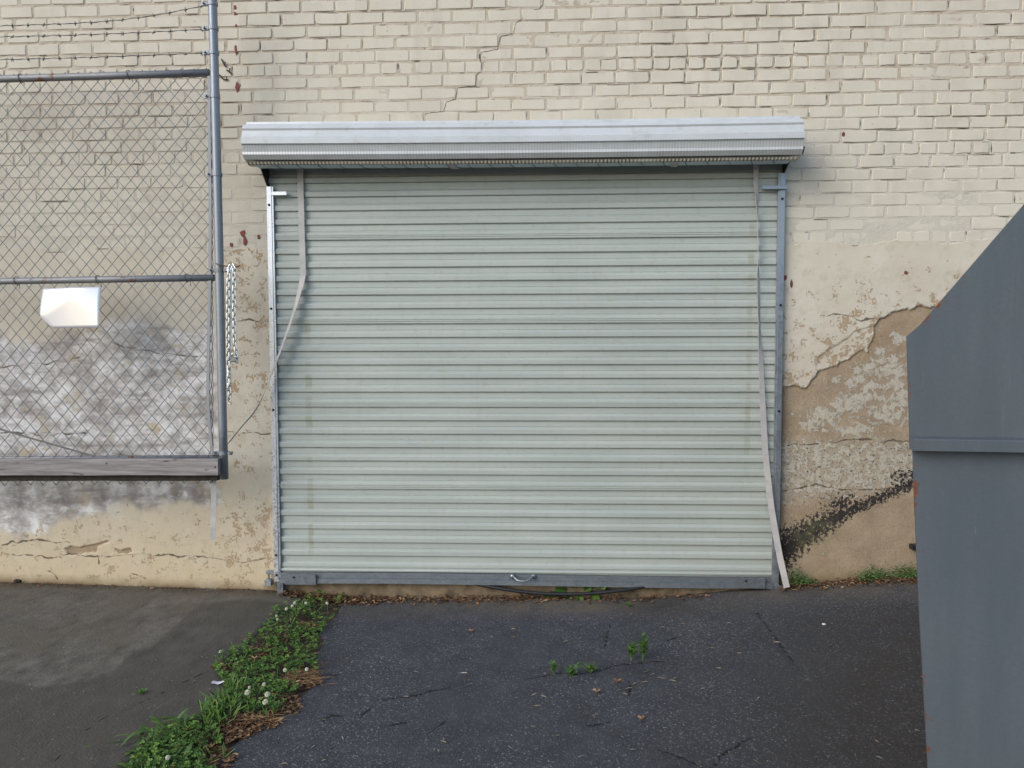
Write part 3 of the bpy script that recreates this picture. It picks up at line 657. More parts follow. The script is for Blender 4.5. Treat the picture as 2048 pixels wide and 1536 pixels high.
# pull handle
hc = at(1046, 1156, -.07); mb = MB()
mb.tube(crom([(hc[0] - .062, -.066, hc[2] + .012), (hc[0] - .05, -.085, hc[2] + .006), (hc[0] - .03, -.10, hc[2] - .006), (hc[0], -.104, hc[2] - .009), (hc[0] + .03, -.10, hc[2] - .006), (hc[0] + .05, -.085, hc[2] + .006), (hc[0] + .062, -.066, hc[2] + .012)], 5), .006, 8)
for s_ in (-1, 1): mb.tube([(hc[0] + s_ * .064, -.058, hc[2] + .008), (hc[0] + s_ * .064, -.071, hc[2] + .008)], .014, 12)
dadd(mb, 'pull_handle', M['galv'], smooth=True)
# guide rails
def guide(side):
    s_ = -1 if side == 'L' else 1
    Yf = -.062; pts = [(531.3, 373), (548.6, 1150)] if s_ < 0 else [(1570, 362), (1559, 1165)]
    xo = (at(*pts[0], Yf)[0] + at(*pts[1], Yf)[0]) / 2; xi = xo - s_ * .029; xl = xi - s_ * .012; zt_, zb_ = at(*pts[0], Yf)[2], (.095 if s_ < 0 else .10)
    if s_ > 0: zt_ += .045
    mb = MB()
    prof = [(xo, -.004), (xo, Yf + .002), (xo - s_ * .002, Yf), (xi, Yf), (xi - s_ * .0015, Yf + .006), (xl + s_ * .002, Yf + .006), (xl, Yf + .009), (xl, -.048), (xl + s_ * .003, -.048), (xl + s_ * .003, Yf + .012), (xo - s_ * .004, Yf + .012), (xo - s_ * .004, -.004)]
    mb.loft([[(x, y, z_) for x, y in prof] for z_ in (zb_, zt_)], True, True)
    gd = dadd(mb, 'guide_rail', M['galv_bright'] if s_ < 0 else M['galv'])
    for py in ((410, 617.5, 820, 1110, 1150) if s_ < 0 else (398, 610.5, 822.5, 1060)):
        zz_ = at(1024 + s_ * 500, py, Yf)[2]; x = (xo + xi) / 2 - s_ * .002; m2 = MB()
        m2.tube([(x, Yf + .0005, zz_), (x, Yf - .0035, zz_)], .0072, 12); bo = m2.build('bolt', M['hole'], gd); bo.matrix_parent_inverse = (Matrix.Translation((-.13, 0, 0)) @ gd.matrix_parent_inverse).inverted()
    return xo, xi, zt_
gxo, gxi, gzt = guide('L'); hxo, hxi, hzt = guide('R')
# stop arms at the top of the guides
a = at(543, 387, -.075); e = at(573, 387, -.075); mb = MB(); mb.bevel_box((a[0], -.078, a[2] - .0115), (e[0], -.066, a[2] + .0115), .0015); dadd(mb, 'stop_arm', M['galv_bright'])
a = at(1524, 375, -.075); e = at(1576, 375, -.075); mb = MB(); mb.bevel_box((a[0], -.078, a[2] - .011), (e[0], -.066, a[2] + .011), .0015); dadd(mb, 'stop_arm', M['galv'])
# coil
cL = at(499, 292, -.19); cR = at(1594, 281, -.19); R0 = .121
def coil_ring(x, cy, cz, dR=0, n=9, ph=.541):
    out = []
    for k in range(n):
        for fr, h in ((0, 0), (.45, .001), (.58, .011), (.93, .0105)):
            q = 2 * math.pi * (k + fr) / n + ph; rr = R0 + dR + (h if not math.radians(236) < q % (2 * math.pi) < math.radians(310) else -.004); out.append((x, cy + rr * math.cos(q), cz + rr * math.sin(q)))
    return out
mb = MB(); nseg = 18; rings = []
for i, t_ in enumerate(np.linspace(0, 1, nseg)):
    x = cL[0] + (cR[0] - cL[0]) * t_; rings.append(coil_ring(x, -.19, cL[2] + (cR[2] - cL[2]) * t_ - .006 * math.sin(math.pi * t_), .001 * math.sin(7 * t_)))
mb.loft(rings, True, True); coil = dadd(mb, 'coil', M['coil'])
cz = lambda x: cL[2] + (cR[2] - cL[2]) * (x - cL[0]) / (cR[0] - cL[0]) - .006 * math.sin(math.pi * (x - cL[0]) / (cR[0] - cL[0]))
# inner lap with the loose outer edge of the curtain under the coil
mb = MB(); th = np.radians(np.linspace(240, 296, 12)); rings = []
for x in np.linspace(cL[0] + .05, cR[0] - .05, 20): rings.append([(x, -.19 + (R0 + .005) * math.cos(q), cz(x) + (R0 + .005) * math.sin(q)) for q in th])
mb.loft(rings, False, False); ul = dadd(mb, 'coil_underlap', M['under'], smooth=True)
mb = MB()
for x in np.arange(cL[0] + .16, cR[0] - .1, .1225):
    pts = [(x + .045 * k, -.19 + (R0 + .006) * math.cos(q), cz(x) + (R0 + .006) * math.sin(q)) for k, q in zip(np.linspace(0, 1, 8), np.radians(np.linspace(244, 294, 8)))]
    mb.tube(pts, .0022, 4)
dadd(mb, 'underlap_seams', M['seamline'])
# hem lip: the toothed lower edge of the outer wrap
mb = MB(); n = 230; q0 = math.radians(239); xsn = np.linspace(cL[0] + .015, cR[0] - .015, n)
top = [(x, -.19 + (R0 + .014) * math.cos(q0 - .10), cz(x) + (R0 + .014) * math.sin(q0 - .10)) for x in xsn]
mid = [(x, -.19 + (R0 + .019 + .0015 * (i % 2)) * math.cos(q0), cz(x) + (R0 + .019) * math.sin(q0)) for i, x in enumerate(xsn)]
bot = [(x, -.19 + (R0 + .013) * math.cos(q0 + .10 + .02 * (i % 2)), cz(x) + (R0 + .013) * math.sin(q0 + .10 + .02 * (i % 2))) for i, x in enumerate(xsn)]
mb.loft([top, mid, bot], False, False); dadd(mb, 'hem_lip', M['hem'])
for px in (903, 1347):
    x = at(px, 327, -.25)[0]; mb = MB(); q = np.radians(np.linspace(248, 286, 6))
    mb.loft([[(x - .019 + .004 * k, -.19 + (R0 + .013) * math.cos(a_), cz(x) + (R0 + .013) * math.sin(a_)), (x + .019 + .004 * k, -.19 + (R0 + .013) * math.cos(a_), cz(x) + (R0 + .013) * math.sin(a_)), (x + .019 + .004 * k, -.19 + (R0 + .010) * math.cos(a_), cz(x) + (R0 + .010) * math.sin(a_)), (x - .019 + .004 * k, -.19 + (R0 + .010) * math.cos(a_), cz(x) + (R0 + .010) * math.sin(a_))] for k, a_ in enumerate(q)], True, True)
    dadd(mb, 'strap_tab', M['strap'])
# end brackets and axle
for s_, xo, zt_ in ((-1, gxo, gzt), (1, hxo, hzt)):
    mb = MB(); xc = cL[0] if s_ < 0 else cR[0]; x = xo - s_ * .004
    mb.prism([(x, -.006, zt_ - .0), (x, -.062, zt_ - .0), (x, -.235, cz(xc) - .06), (x, -.235, cz(xc) + .03), (x, -.15, cz(xc) + .05), (x, -.006, cz(xc) + .05)], (-s_ * .006, 0, 0)); br = dadd(mb, 'end_bracket', M['black'])
    mb = MB(); mb.tube([(x, -.19, cz(xc)), (xc + s_ * .018, -.19, cz(xc))], .017, 12); dadd(mb, 'axle', M['black'])
    mb = MB(); mb.bevel_box((xo + s_ * .001 - .012 if s_ < 0 else xo + .001, -.02, zt_ - .10), (xo - .001 if s_ < 0 else xo + .014, -.005, zt_ + .03), .002); mb.tube([(xo + s_ * .007, -.012, zt_ - .05), (xo + s_ * .007, -.027, zt_ - .05)], .006, 10); dadd(mb, 'wall_bracket', M['galv'])
mb = MB(); q = np.linspace(-.9, .6, 7); mb.tube([(cR[0] + .006, -.19 + .12 * math.cos(math.pi + .75 + a_ * .25), cz(cR[0]) + .12 * math.sin(math.pi + .75 + a_ * .25)) for a_ in q], .005, 6); dadd(mb, 'tension_hook', M['black'])
# foot latch on the left jamb, sockets on the floor
c = at(536, 1150, -.05); mb = MB(); mb.bevel_box((c[0] - .012, -.05, c[2] + .004), (gxo + .001, -.03, c[2] + .026), .002); mb.tube([(c[0] + .001, -.04, c[2] + .02), (c[0] + .001, -.04, c[2] - .05)], .006, 8); mb.bevel_box((c[0] - .018, -.062, c[2] - .068), (c[0] + .020, -.022, c[2] - .028), .003)
dadd(mb, 'foot_latch', M['galv'])
c = at(563, 1168, -.04); mb = MB(); mb.bevel_box((c[0] - .018, -.065, -.02), (c[0] + .018, -.01, c[2] + .012), .003); mb.tube([(c[0], -.063, c[2] - .005), (c[0], -.069, c[2] - .005)], .007, 8); dadd(mb, 'rail_foot', M['bottombar'])
c = at(1551, 1160, -.04); mb = MB(); mb.bevel_box((c[0] - .03, -.06, .04), (c[0] + .03, -.01, .102), .003); dadd(mb, 'rail_foot', M['bottombar'])

# ------------------------------------------------------------------ straps and cables
def ribbon(name, rows_, m, label, cat, th=.0022):
    R = crom(rows_, 8); mb = MB(); C = np.array([at(r[0], r[1], r[2]) for r in R]); rings = []
    for i, r in enumerate(R):
        t_ = Vector(C[min(i + 1, len(C) - 1)] - C[max(i - 1, 0)]).normalized(); view = Vector(CAM - C[i]).normalized()
        a_ = t_.cross(Vector((0, -1, 0))).normalized(); nn = a_.cross(t_).normalized(); tw = math.radians(r[4])
        wd = (a_ * math.cos(tw) + nn * math.sin(tw)) * (r[3] / 2); nd = wd.cross(t_).normalized() * (th / 2); p = Vector(C[i])
        rings.append([p - wd - nd, p + wd - nd, p + wd + nd, p - wd + nd])
    mb.loft(rings, True, True); return tag(mb.build(name, m), label, cat)
W = .036
ribbon('strap', [(600, 330, -.10, W, 0), (600.5, 345, -.064, W, 0), (601, 380, -.058, W, 3), (602.5, 420, -.060, W, -4), (603, 460, -.059, W, 4), (604.5, 500, -.061, W, -3), (605.5, 540, -.063, W, 5), (605, 556, -.066, W, -10), (600, 578, -.074, W, -26), (593, 605, -.082, W, -40), (581, 645, -.095, W, -50), (563, 695, -.105, W, -54), (544, 745, -.118, W, -58), (529, 785, -.135, W * .9, -74),
       (514, 815, -.16, W * .8, -86), (502, 832, -.185, W * .8, -90), (488, 848, -.21, W * .8, -88), (473, 866, -.235, W * .8, -86), (457, 886, -.255, W * .85, -84), (444, 899, -.262, W * .9, -70), (434, 915, -.262, W * .8, -45), (428, 945, -.262, W * .8, 5), (427.5, 985, -.262, W * .8, 14), (427, 1030, -.262, W * .8, 4), (425, 1080, -.262, W * .8, 12)], M['strap'],
       'grey webbing strap slanting from the coil across the left rail to the gate', 'strap')
p = at(1574, 1176, -.12)
ribbon('strap', [(1512, 326, -.10, W * .9, 0), (1512, 342, -.064, W * .85, 0), (1512, 370, -.060, W * .85, 20), (1514, 400, -.062, W * .85, 45), (1515, 440, -.066, W * .85, 72), (1515.5, 480, -.070, W * .85, 80), (1516, 520, -.070, W * .85, 72), (1516.5, 555, -.068, W * .85, 48), (1517.5, 600, -.068, W * .85, 45), (1518.5, 645, -.068, W * .85, 52), (1520, 690, -.068, W * .9, 38), (1522.5, 740, -.068, W * .9, 20), (1525, 800, -.069, W * .95, 12),
       (1528, 860, -.070, W, 8), (1531, 910, -.072, W, 4), (1536, 960, -.075, W, 0), (1542, 1010, -.08, W, 0), (1550, 1060, -.09, W, 0), (1560, 1115, -.10, W, 0), (1573.5, 1175, -.12, W, 0)], M['strap'],
       'grey webbing strap hanging down the right side of the door to the asphalt', 'strap')
def cable(name, rows_, r, m, label, cat, n=8):
    R = crom(rows_, 7); mb = MB(); mb.tube([at(*q) for q in R], r, n); return tag(mb.build(name, m, None, True), label, cat)
cable('cable', [(-60, 838, -.2, ), (0, 858, -.215), (60, 876, -.23), (120, 893, -.24), (165, 906, -.25), (195, 914, -.255), (215, 920, -.255)], .0055, M['cable'], 'grey cable sagging behind the chain link mesh above the wooden board', 'cable')
cable('hose', [(925, 1160, -.035), (950, 1167, -.05), (990, 1175, -.06), (1050, 1184, -.07), (1110, 1188, -.075), (1180, 1187, -.075), (1240, 1181, -.07), (1290, 1173, -.055), (1325, 1164, -.035)], .011, M['hose'], 'black hose lying in the gap under the door', 'hose')

# ------------------------------------------------------------------ chain link gate
def gY(px): return -.30 + (437 - px) / 437 * .045
def gat(px, py, dy=0.0): return at(px, py, gY(px) + dy)
gate = empty('chain_link_gate', 'chain link gate with barbed wire strands and a wooden board along its foot', 'gate', tuple(at(448, 960, -.3)))
GI = Matrix.Translation(gate.location).inverted()
def gadd(mb, name, m, smooth=True, kind=None, parent=None):
    o = mb.build(name, m, parent or gate, smooth, kind); o.matrix_parent_inverse = GI; return o
post = [(423.5, -60), (425, 0), (429, 145), (436.8, 450), (441, 640), (445.3, 850), (448.5, 958)]
PP = [at(x, y, -.30) for x, y in post]; mb = MB(); mb.tube(PP, .0243, 18); gadd(mb, 'post', M['post'])
def post_x(py): return float(np.interp(py, [p[1] for p in post], [p[0] for p in post]))
mb = MB(); mb.tube([gat(-260, 166), gat(0, 158), (gat(210, 152)), gat(418, 145.5)], .0205, 14); gadd(mb, 'top_rail', M['rail'])
mb = MB(); mb.tube([gat(-260, 567), gat(0, 562.5), gat(210, 559), gat(428, 555.5)], .0195, 14); gadd(mb, 'middle_rail', M['rail'])
mb = MB(); mb.tube([gat(-260, 917, .01), gat(0, 916.5, .01), gat(440, 914, .01)], .012, 10); gadd(mb, 'bottom_rail', M['rail'])
mb = MB(); bars = crom([(418, 152), (418.5, 250), (420, 350), (420.5, 450), (420, 540), (418, 640), (416.5, 720), (416, 800), (420, 860), (424, 905)], 4)
for k in range(1):
    rings = []
    for (x, y) in bars:
        c = at(x, y, -.305); rings.append([(c[0] - .0085, -.308, c[2]), (c[0] + .0085, -.308, c[2]), (c[0] + .0085, -.302, c[2]), (c[0] - .0085, -.302, c[2])])
    mb.loft(rings, True, True)
gadd(mb, 'tension_bar', M['tension'], False)
# woven mesh: zigzag wires hooked into each other
mb = MB(); pw, ph = 25.7, 30.4
def meshpt(i, j):                               # i counts half columns, j counts half rows
    px = 42.6 + i * pw / 2 + (j - 10) * .14; py = 195.7 + j * ph / 2 + (px - 42) * -.012
    return px, py
J0, J1 = -3, 51
for w in range(-30, 32):
    pts = []
    for j in range(J0, J1 + 1):
        i = w if (w + j) % 2 == 0 else w + 1; px, py = meshpt(i, j); px += (vnoise(i * .7, j * .9) - .5) * 1.5
        if px > 421: px = 421 + (px - 421) * .15
        if j == J0: py = 158 - px * .031 - (9 if i % 2 else 8)
        p = gat(px, py, .0030 * (1 if i == w else -1)); 
        if pts:
            a_ = pts[-1]; m_ = (a_ + p) / 2; pts.append(m_)
        pts.append(p)
    if to_px(pts[0])[0] > 424: continue
    mb.tube(pts, .0022, 5, True)
gadd(mb, 'mesh_wires', M['wire'], True, 'stuff')
# bands round the post
for py, dx in ((8, 1), (57, 1), (106, 1), (193, 1), (349, 1), (541, 2), (906, 2)):
    c = at(post_x(py), py, -.30); mb = MB(); n = 18
    ro, ri, h = .0285, .0245, .0105
    rings = [[(c[0] + r_ * math.cos(q), -.30 + r_ * math.sin(q), c[2] + z_) for q in np.linspace(0, 2 * math.pi, n, endpoint=False)] for r_, z_ in ((ri, -h), (ro, -h), (ro, h), (ri, h))]
    mb.loft(rings + [rings[0]], True, False)
    mb.bevel_box((c[0] - .062, -.3065, c[2] - .0105), (c[0] - .020, -.2935, c[2] + .0105), .002)
    mb.tube([(c[0] - .048, -.325, c[2] + .002), (c[0] - .048, -.285, c[2] + .002)], .0065, 8)
    if dx == 2:
        mb.bevel_box((c[0] + .02, -.307, c[2] - .01), (c[0] + .052, -.293, c[2] + .01), .002); mb.tube([(c[0] + .04, -.322, c[2]), (c[0] + .04, -.28, c[2])], .009, 8)
    gadd(mb, 'band', M['post'] if py != 541 else M['rail'], False)
# tie wires round the rails
for px, py in ((33, 562), (196, 559.5), (374, 556.5), (258, 150), (42, 157)):
    c = gat(px, py); mb = MB(); tpts = [(c[0] + .004 * math.sin(q * 2), c[1] + .025 * math.cos(q), c[2] + .025 * math.sin(q)) for q in np.linspace(0, 6.6, 16)] + [(c[0] + .03, c[1] - .02, c[2] - .045)]
    mb.tube(tpts, .0022, 5); gadd(mb, 'tie_wire', M['barb'])
# barbed wire
for left, bow, py in (((0, 52), 16, 10), ((0, 74), 3, 58), ((0, 119.5), 1.5, 106)):
    mb = MB(); L_ = []
    for t_ in np.linspace(-.5, 1, 60):
        px = 413 * t_; y = left[1] + (py - left[1]) * max(t_, -.5) + (bow * math.sin(math.pi * min(1, max(0, t_))) * (.5 + .5 * t_)); L_.append(at(px, y + .5 * math.sin(px * .8), -.30))
    mb.tube(L_, .0019, 5); mb.tube([q + np.array([0, .0025 * math.cos(k * 1.3), .0025 * math.sin(k * 1.3)]) for k, q in enumerate(L_)], .0017, 4)
    for k in range(1, 60, 3):
        c = L_[k]
        for _ in range(2):
            d = np.array([rnd.uniform(-.6, .6), rnd.uniform(-1, .2), rnd.choice([-1, 1]) * rnd.uniform(.5, 1)]); d *= .014 / np.linalg.norm(d); mb.tube([c - d, c + d], .0016, 4)
        mb.tube([c - np.array([.006, 0, 0]), c + np.array([.006, 0, 0])], .0045, 6)
    gadd(mb, 'barbed_wire', M['barb'])
# wooden board and the ledger under it
mb = MB(); a = gat(-260, 921, -.03); e = gat(441, 921, -.03)
def plank(x0, y0, x1, y1, zt0, zt1, h, d, nseg=20, wob=.0015):
    rings = []
    for t_ in np.linspace(0, 1, nseg):
        x = x0 + (x1 - x0) * t_; y = y0 + (y1 - y0) * t_; zt_ = zt0 + (zt1 - zt0) * t_ + rnd.uniform(-wob, wob); b_ = .003
        rings.append([(x, y - d + b_, zt_ - h), (x, y - d, zt_ - h + b_), (x, y - d, zt_ - b_), (x, y - d + b_, zt_), (x, y, zt_), (x, y, zt_ - h)])
    mb.loft(rings, True, True)
plank(a[0], a[1], e[0], e[1], gat(-260, 919, -.06)[2], gat(440, 917.5, -.06)[2], .095, .038); gadd(mb, 'bottom_board', M['wood'], False)
mb = MB(); a = gat(-260, 952, .01); e = gat(438, 952, .01); plank(a[0], a[1] + .02, e[0], e[1] + .02, gat(-260, 945, 0)[2], gat(438, 943, 0)[2], .052, .042); gadd(mb, 'ledger_board', M['darkwood'], False)  # shade of the gap under the board put into the ledger's dark colour
for (px, py) in ((213, 926), (430, 934)):
    c = gat(px, py, -.07); mb = MB(); mb.tube([c, c + np.array([0, .012, 0])], .006, 8); gadd(mb, 'nail', M['barb'])
# hook of rusty wire that holds the chain
mb = MB(); mb.tube([at(432, 527, -.33), at(440, 531, -.335), at(450, 532, -.33), at(458, 533, -.325), at(466, 536, -.325), at(473, 534, -.32), at(480, 531, -.31)], .0035, 6); gadd(mb, 'wire_hook', M['rustwire'])
# sign plate
sg = [(80, 580), (84, 577), (140, 574.5), (196, 573), (197.5, 575), (198.5, 615), (199, 655), (150, 655.6), (98, 656.5), (88, 650), (81.5, 636), (79.5, 605)]
mb = MB(); nn = 22; G = []
corners = [at(79, 577, -.35), at(197.5, 573, -.335), at(199, 655, -.335), at(81, 657, -.335)]
xsn, zsn = np.linspace(0, 1, nn), np.linspace(0, 1, 16); X = np.zeros((16, nn)); Y = X.copy(); Z = X.copy()
for r_, v in enumerate(zsn):
    for c_, u_ in enumerate(xsn):
        p = (corners[0] * (1 - u_) + corners[1] * u_) * (1 - v) + (corners[3] * (1 - u_) + corners[2] * u_) * v
        k = max(0, 1 - u_ / .2 - (1 - v) / .3); kt = max(0, (1 - u_) + (1 - v) - 1.2); kr = max(0, u_ + (1 - v) - 1.25)
        p = p + np.array([.032 * k, .02 * k + .05 * kt * kt + .05 * kr * kr, .032 * k])
        X[r_, c_], Y[r_, c_], Z[r_, c_] = p
sign = grid_obj('sign_plate', X, Y, Z, M['sign']); md = sign.modifiers.new('thickness', 'SOLIDIFY'); md.thickness = .0015
tag(sign, 'blank white metal sign plate hung on the gate mesh', 'sign')
# ------------------------------------------------------------------ chain and padlock
chain = empty('chain', 'shiny steel chain hanging in two strands beside the gate post', 'chain', tuple(at(462, 535, -.31)))
mb = MB(); q = np.linspace(0, 2 * math.pi, 20, endpoint=False); L2 = .0135
pts = [((.0088 * math.cos(a_)), 0, (.0088 * math.sin(a_) + (L2 if math.sin(a_) >= 0 else -L2))) for a_ in q]
rings = []
for i, p in enumerate(pts):
    p = Vector(p); t_ = (Vector(pts[(i + 1) % 20]) - Vector(pts[i - 1])).normalized(); nrm = Vector((0, 1, 0)); bb = t_.cross(nrm).normalized()
    rings.append([p + (nrm * math.cos(a_) + bb * math.sin(a_)) * .0036 for a_ in np.linspace(0, 2 * math.pi, 7, endpoint=False)])
mb.loft(rings + [rings[0]], True, False); lm = mb.mesh('link', M['chain'], True)
import bmesh as _bm
bm = _bm.new(); bm.from_mesh(lm); _bm.ops.recalc_face_normals(bm, faces=bm.faces); bm.to_mesh(lm); bm.free(); lm.shade_smooth()
CI = Matrix.Translation(chain.location).inverted()
def strand(path):
    R = np.array([at(*p) for p in crom(path, 30)]); seg = np.r_[0, np.cumsum(np.linalg.norm(np.diff(R, axis=0), axis=1))]; pitch = .0372; s0 = 0; k = 0
    while s0 + pitch * .6 < seg[-1]:
        f_ = lambda s: np.array([np.interp(s, seg, R[:, c]) for c in range(3)])
        c = f_(s0 + pitch * .5); t_ = Vector(f_(s0 + pitch) - f_(s0)).normalized()
        rot = t_.to_track_quat('Z', 'Y').to_matrix().to_4x4() @ Matrix.Rotation(math.radians((15 if k % 2 else 105) + rnd.uniform(-12, 12)), 4, 'Z')
        o = bpy.data.objects.new('link', lm); o.matrix_world = Matrix.Translation(c) @ rot @ Matrix.Diagonal((1, 1, 1.03, 1)); link(o, chain); o.matrix_parent_inverse = CI; s0 += pitch * .5 * 1.34; k += 1
strand([(463, 531, -.335), (459, 538, -.34), (457.5, 560, -.34), (457, 640, -.335), (457.5, 720, -.33), (458.5, 770, -.33), (459.5, 803, -.33)])
strand([(463, 530, -.325), (468, 537, -.33), (468.5, 560, -.33), (468, 620, -.33), (469, 680, -.33), (472, 708, -.33), (474, 724, -.33)])
lc = at(467, 717, -.335); lock = empty('padlock', 'small steel padlock at the end of the shorter chain strand', 'padlock', tuple(lc))
mb = MB(); mb.bevel_box((lc[0] - .014, lc[1] - .010, lc[2] - .020), (lc[0] + .014, lc[1] + .010, lc[2] + .010), .004); o = mb.build('lock_body', M['lock'], lock); o.matrix_parent_inverse = Matrix.Translation(lc).inverted()
mb = MB(); mb.tube([(lc[0] - .009, lc[1], lc[2] + .008), (lc[0] - .009, lc[1], lc[2] + .022)] + [(lc[0] + .009 * -math.cos(q_), lc[1], lc[2] + .022 + .009 * math.sin(q_)) for q_ in np.linspace(.3, math.pi - .3, 6)] + [(lc[0] + .009, lc[1], lc[2] + .022), (lc[0] + .009, lc[1], lc[2] + .008)], .003, 7); o = mb.build('shackle', M['chain'], lock, True); o.matrix_parent_inverse = Matrix.Translation(lc).inverted()
# dry tendrils clinging to the brick beside the post
for pts, lab in (([(443, 118), (447, 126), (449, 131), (453, 134)], 'dry brown vine tendril on the bricks just right of the gate post top'), ([(436, 148), (441, 152), (446, 158), (452, 160), (455, 158)], 'dry brown vine tendril hooked on the gate post at the top rail'), ([(453, 140), (458, 143), (463, 148)], 'short dry vine tendril right of the gate post')):
    mb = MB(); mb.tube([at(*p, -.018) for p in pts], .0042, 5); mb.tube([at(*pts[-2], -.018), at(pts[-2][0] + 2, pts[-2][1] - 7, -.02)], .003, 5); tag(mb.build('vine_tendril', M['twig']), lab, 'tendril')

# ------------------------------------------------------------------ grey waste container on the right
P0 = np.array([1.16, -2.45, 1.0]); yaw2 = math.radians(-5.0); nrm = np.array([math.sin(yaw2), -math.cos(yaw2), 0.0])
def cp(px, py, out=0.0): return on_plane(px, py, P0 + nrm * out, nrm)
cont = empty('waste_container', 'blue-grey painted steel waste container with a sloping top edge at the right', 'container', (1.6, -2.2, .06))
KI = Matrix.Translation(cont.location).inverted()
def kadd(o): o.matrix_parent_inverse = KI; return o
def panel(name, poly, out, th, rusty_edge=True):
    P = [cp(x, y, out) for x, y in poly]; e1 = np.array([math.cos(yaw2), math.sin(yaw2), 0]); uv = np.array([[np.dot(p, e1), p[2]] for p in P])
    d = .02; us = np.arange(uv[:, 0].min(), uv[:, 0].max() + d, d); vs_ = np.arange(uv[:, 1].min(), uv[:, 1].max() + d, d); U, V = np.meshgrid(us, vs_)
    mb = MB(); mb.prism([tuple(p) for p in P], tuple(-nrm * th)); o = mb.build(name, M['container'], cont); 
    # subdivide so that the rust mask along the free edges has vertices to live on
    bm = _bm.new(); bm.from_mesh(o.data); _bm.ops.triangulate(bm, faces=bm.faces)
    for _ in range(5):
        ed = [e_ for e_ in bm.edges if e_.calc_length() > .05]
        if not ed: break
        _bm.ops.subdivide_edges(bm, edges=ed, cuts=1, use_grid_fill=False); _bm.ops.triangulate(bm, faces=bm.faces)
    bm.to_mesh(o.data); bm.free(); co = np.array([v.co for v in o.data.vertices]); u_ = co @ e1; v_ = co[:, 2]
    free = [tuple(q_) for q_ in uv]; dd = seg_dist(u_, v_, free[1:6] if name == 'upper_panel' else free[:6])
    a_ = o.data.attributes.new('edge', 'FLOAT', 'POINT'); a_.data.foreach_set('value', np.clip(1 - dd / .05, 0, 1).astype(np.float32)); return kadd(o)
panel('upper_panel', [(2420, 170), (2254, 170), (2048, 410), (1841, 650), (1814, 673), (1820, 885), (2420, 893)], 0, .006)
panel('lower_panel', [(1825.5, 890), (1829, 1000), (1840, 1240), (1846, 1350), (1856, 1536), (1866, 1800), (2420, 1800), (2420, 893)], -.006, .006)
mb = MB(); A_, B_ = cp(1819, 872, .0), cp(2420, 880, .0); e1 = np.array([math.cos(yaw2), math.sin(yaw2), 0]); zt_ = A_[2]; h_ = zt_ - cp(1819, 898)[2]
prof = [(0, 0), (.034, -.004), (.036, -.007), (.036, -h_), (.0, -h_)]
rings = [[tuple(p + nrm * o_ + np.array([0, 0, z_])) for o_, z_ in prof] for p in (A_, B_)]
mb.loft(rings, True, True); kadd(mb.build('ledge', M['container'], cont))
# the body tapers away behind the end panel
mb = MB(); outl = [(1850, 700), (1872, 1790), (2415, 1790), (2415, 185), (2262, 185), (2060, 450)]
fr = [cp(x, y, -.013) for x, y in outl]; bk = [cp(x, y, -1.2) for x, y in [(1950, 780), (1960, 1395), (2500, 1395), (2500, 420), (2280, 420), (2150, 520)]]
mb.loft([[tuple(p) for p in fr], [tuple(p) for p in bk]], True, True); kadd(mb.build('body', M['container'], cont))
c = at(1830, 1096, -.05); mb = MB(); mb.bevel_box((c[0] - .012, -.05, c[2] - .016), (c[0] + .03, -.0, c[2] + .016), .004)
tag(mb.build('pipe_stub', M['black']), 'small black stub sticking out of the wall beside the grey container', 'pipe stub')

# ------------------------------------------------------------------ plants and litter
class LB:                                       # leaf bag with one random value per leaf
    def __init__(s): s.mb = MB(); s.r = []
    def add(s, vs, fs, r): s.mb.add(vs, fs); s.r += [r] * len(vs)
    def build(s, name, m, parent=None, kind=None):
        me = s.mb.mesh(name, m); a_ = me.attributes.new('rand', 'FLOAT', 'POINT')
        if len(me.vertices) == len(s.r): a_.data.foreach_set('value', np.array(s.r, np.float32))
        o = link(bpy.data.objects.new(name, me), parent)
        if kind: o['kind'] = kind
        return o
def leaflet(p, d, up, L, Wd, lb, r, cup=.2):
    d = Vector(d).normalized(); up = Vector(up); sd = d.cross(up).normalized(); n_ = sd.cross(d).normalized(); p = Vector(p)
    vs = [p, p + d * L * .45 + sd * Wd * .5 + n_ * cup * Wd, p + d * L * .85 + sd * Wd * .42 + n_ * cup * Wd, p + d * L, p + d * L * .85 - sd * Wd * .42 + n_ * cup * Wd, p + d * L * .45 - sd * Wd * .5 + n_ * cup * Wd, p + d * L * .55 - n_ * .02 * L]
    lb.add(vs, [(0, 1, 6), (1, 2, 6), (2, 3, 6), (3, 4, 6), (4, 5, 6), (5, 0, 6)], r)
def trefoil(p, lb, rad, rnd, r):
    a0 = rnd.uniform(0, 6.28); tx, ty = rnd.uniform(-.4, .4), rnd.uniform(-.5, .2); up = Vector((tx, ty, 1)).normalized()
    for k in range(3):
        q_ = a0 + k * 2.094 + rnd.uniform(-.2, .2); d = Vector((math.cos(q_), math.sin(q_), 0)); d = (d - up * d.dot(up) + Vector((0, 0, rnd.uniform(-.1, .25)))).normalized()
        leaflet(p, d, up, rad, rad * .9, lb, min(1, max(0, r + rnd.uniform(-.08, .08))))
rp = random.Random(11)
CLV = [(672, 1188), (690, 1195), (676, 1222), (648, 1262), (632, 1300), (634, 1345), (600, 1352), (596, 1370), (588, 1398), (560, 1425), (540, 1445), (500, 1440), (470, 1430), (440, 1470), (455, 1520), (420, 1560), (250, 1570), (262, 1520), (300, 1478), (350, 1455), (400, 1440), (430, 1412), (452, 1388), (440, 1358), (420, 1335), (470, 1300), (520, 1268), (545, 1236), (552, 1215), (600, 1206), (636, 1190)]
bare = [(600, 1360, 42, 20), (500, 1445, 62, 17), (470, 1462, 40, 14), (576, 1410, 22, 18), (430, 1516, 32, 22), (620, 1252, 18, 8), (516, 1300, 20, 8), (448, 1335, 20, 6), (520, 1318, 14, 7)]
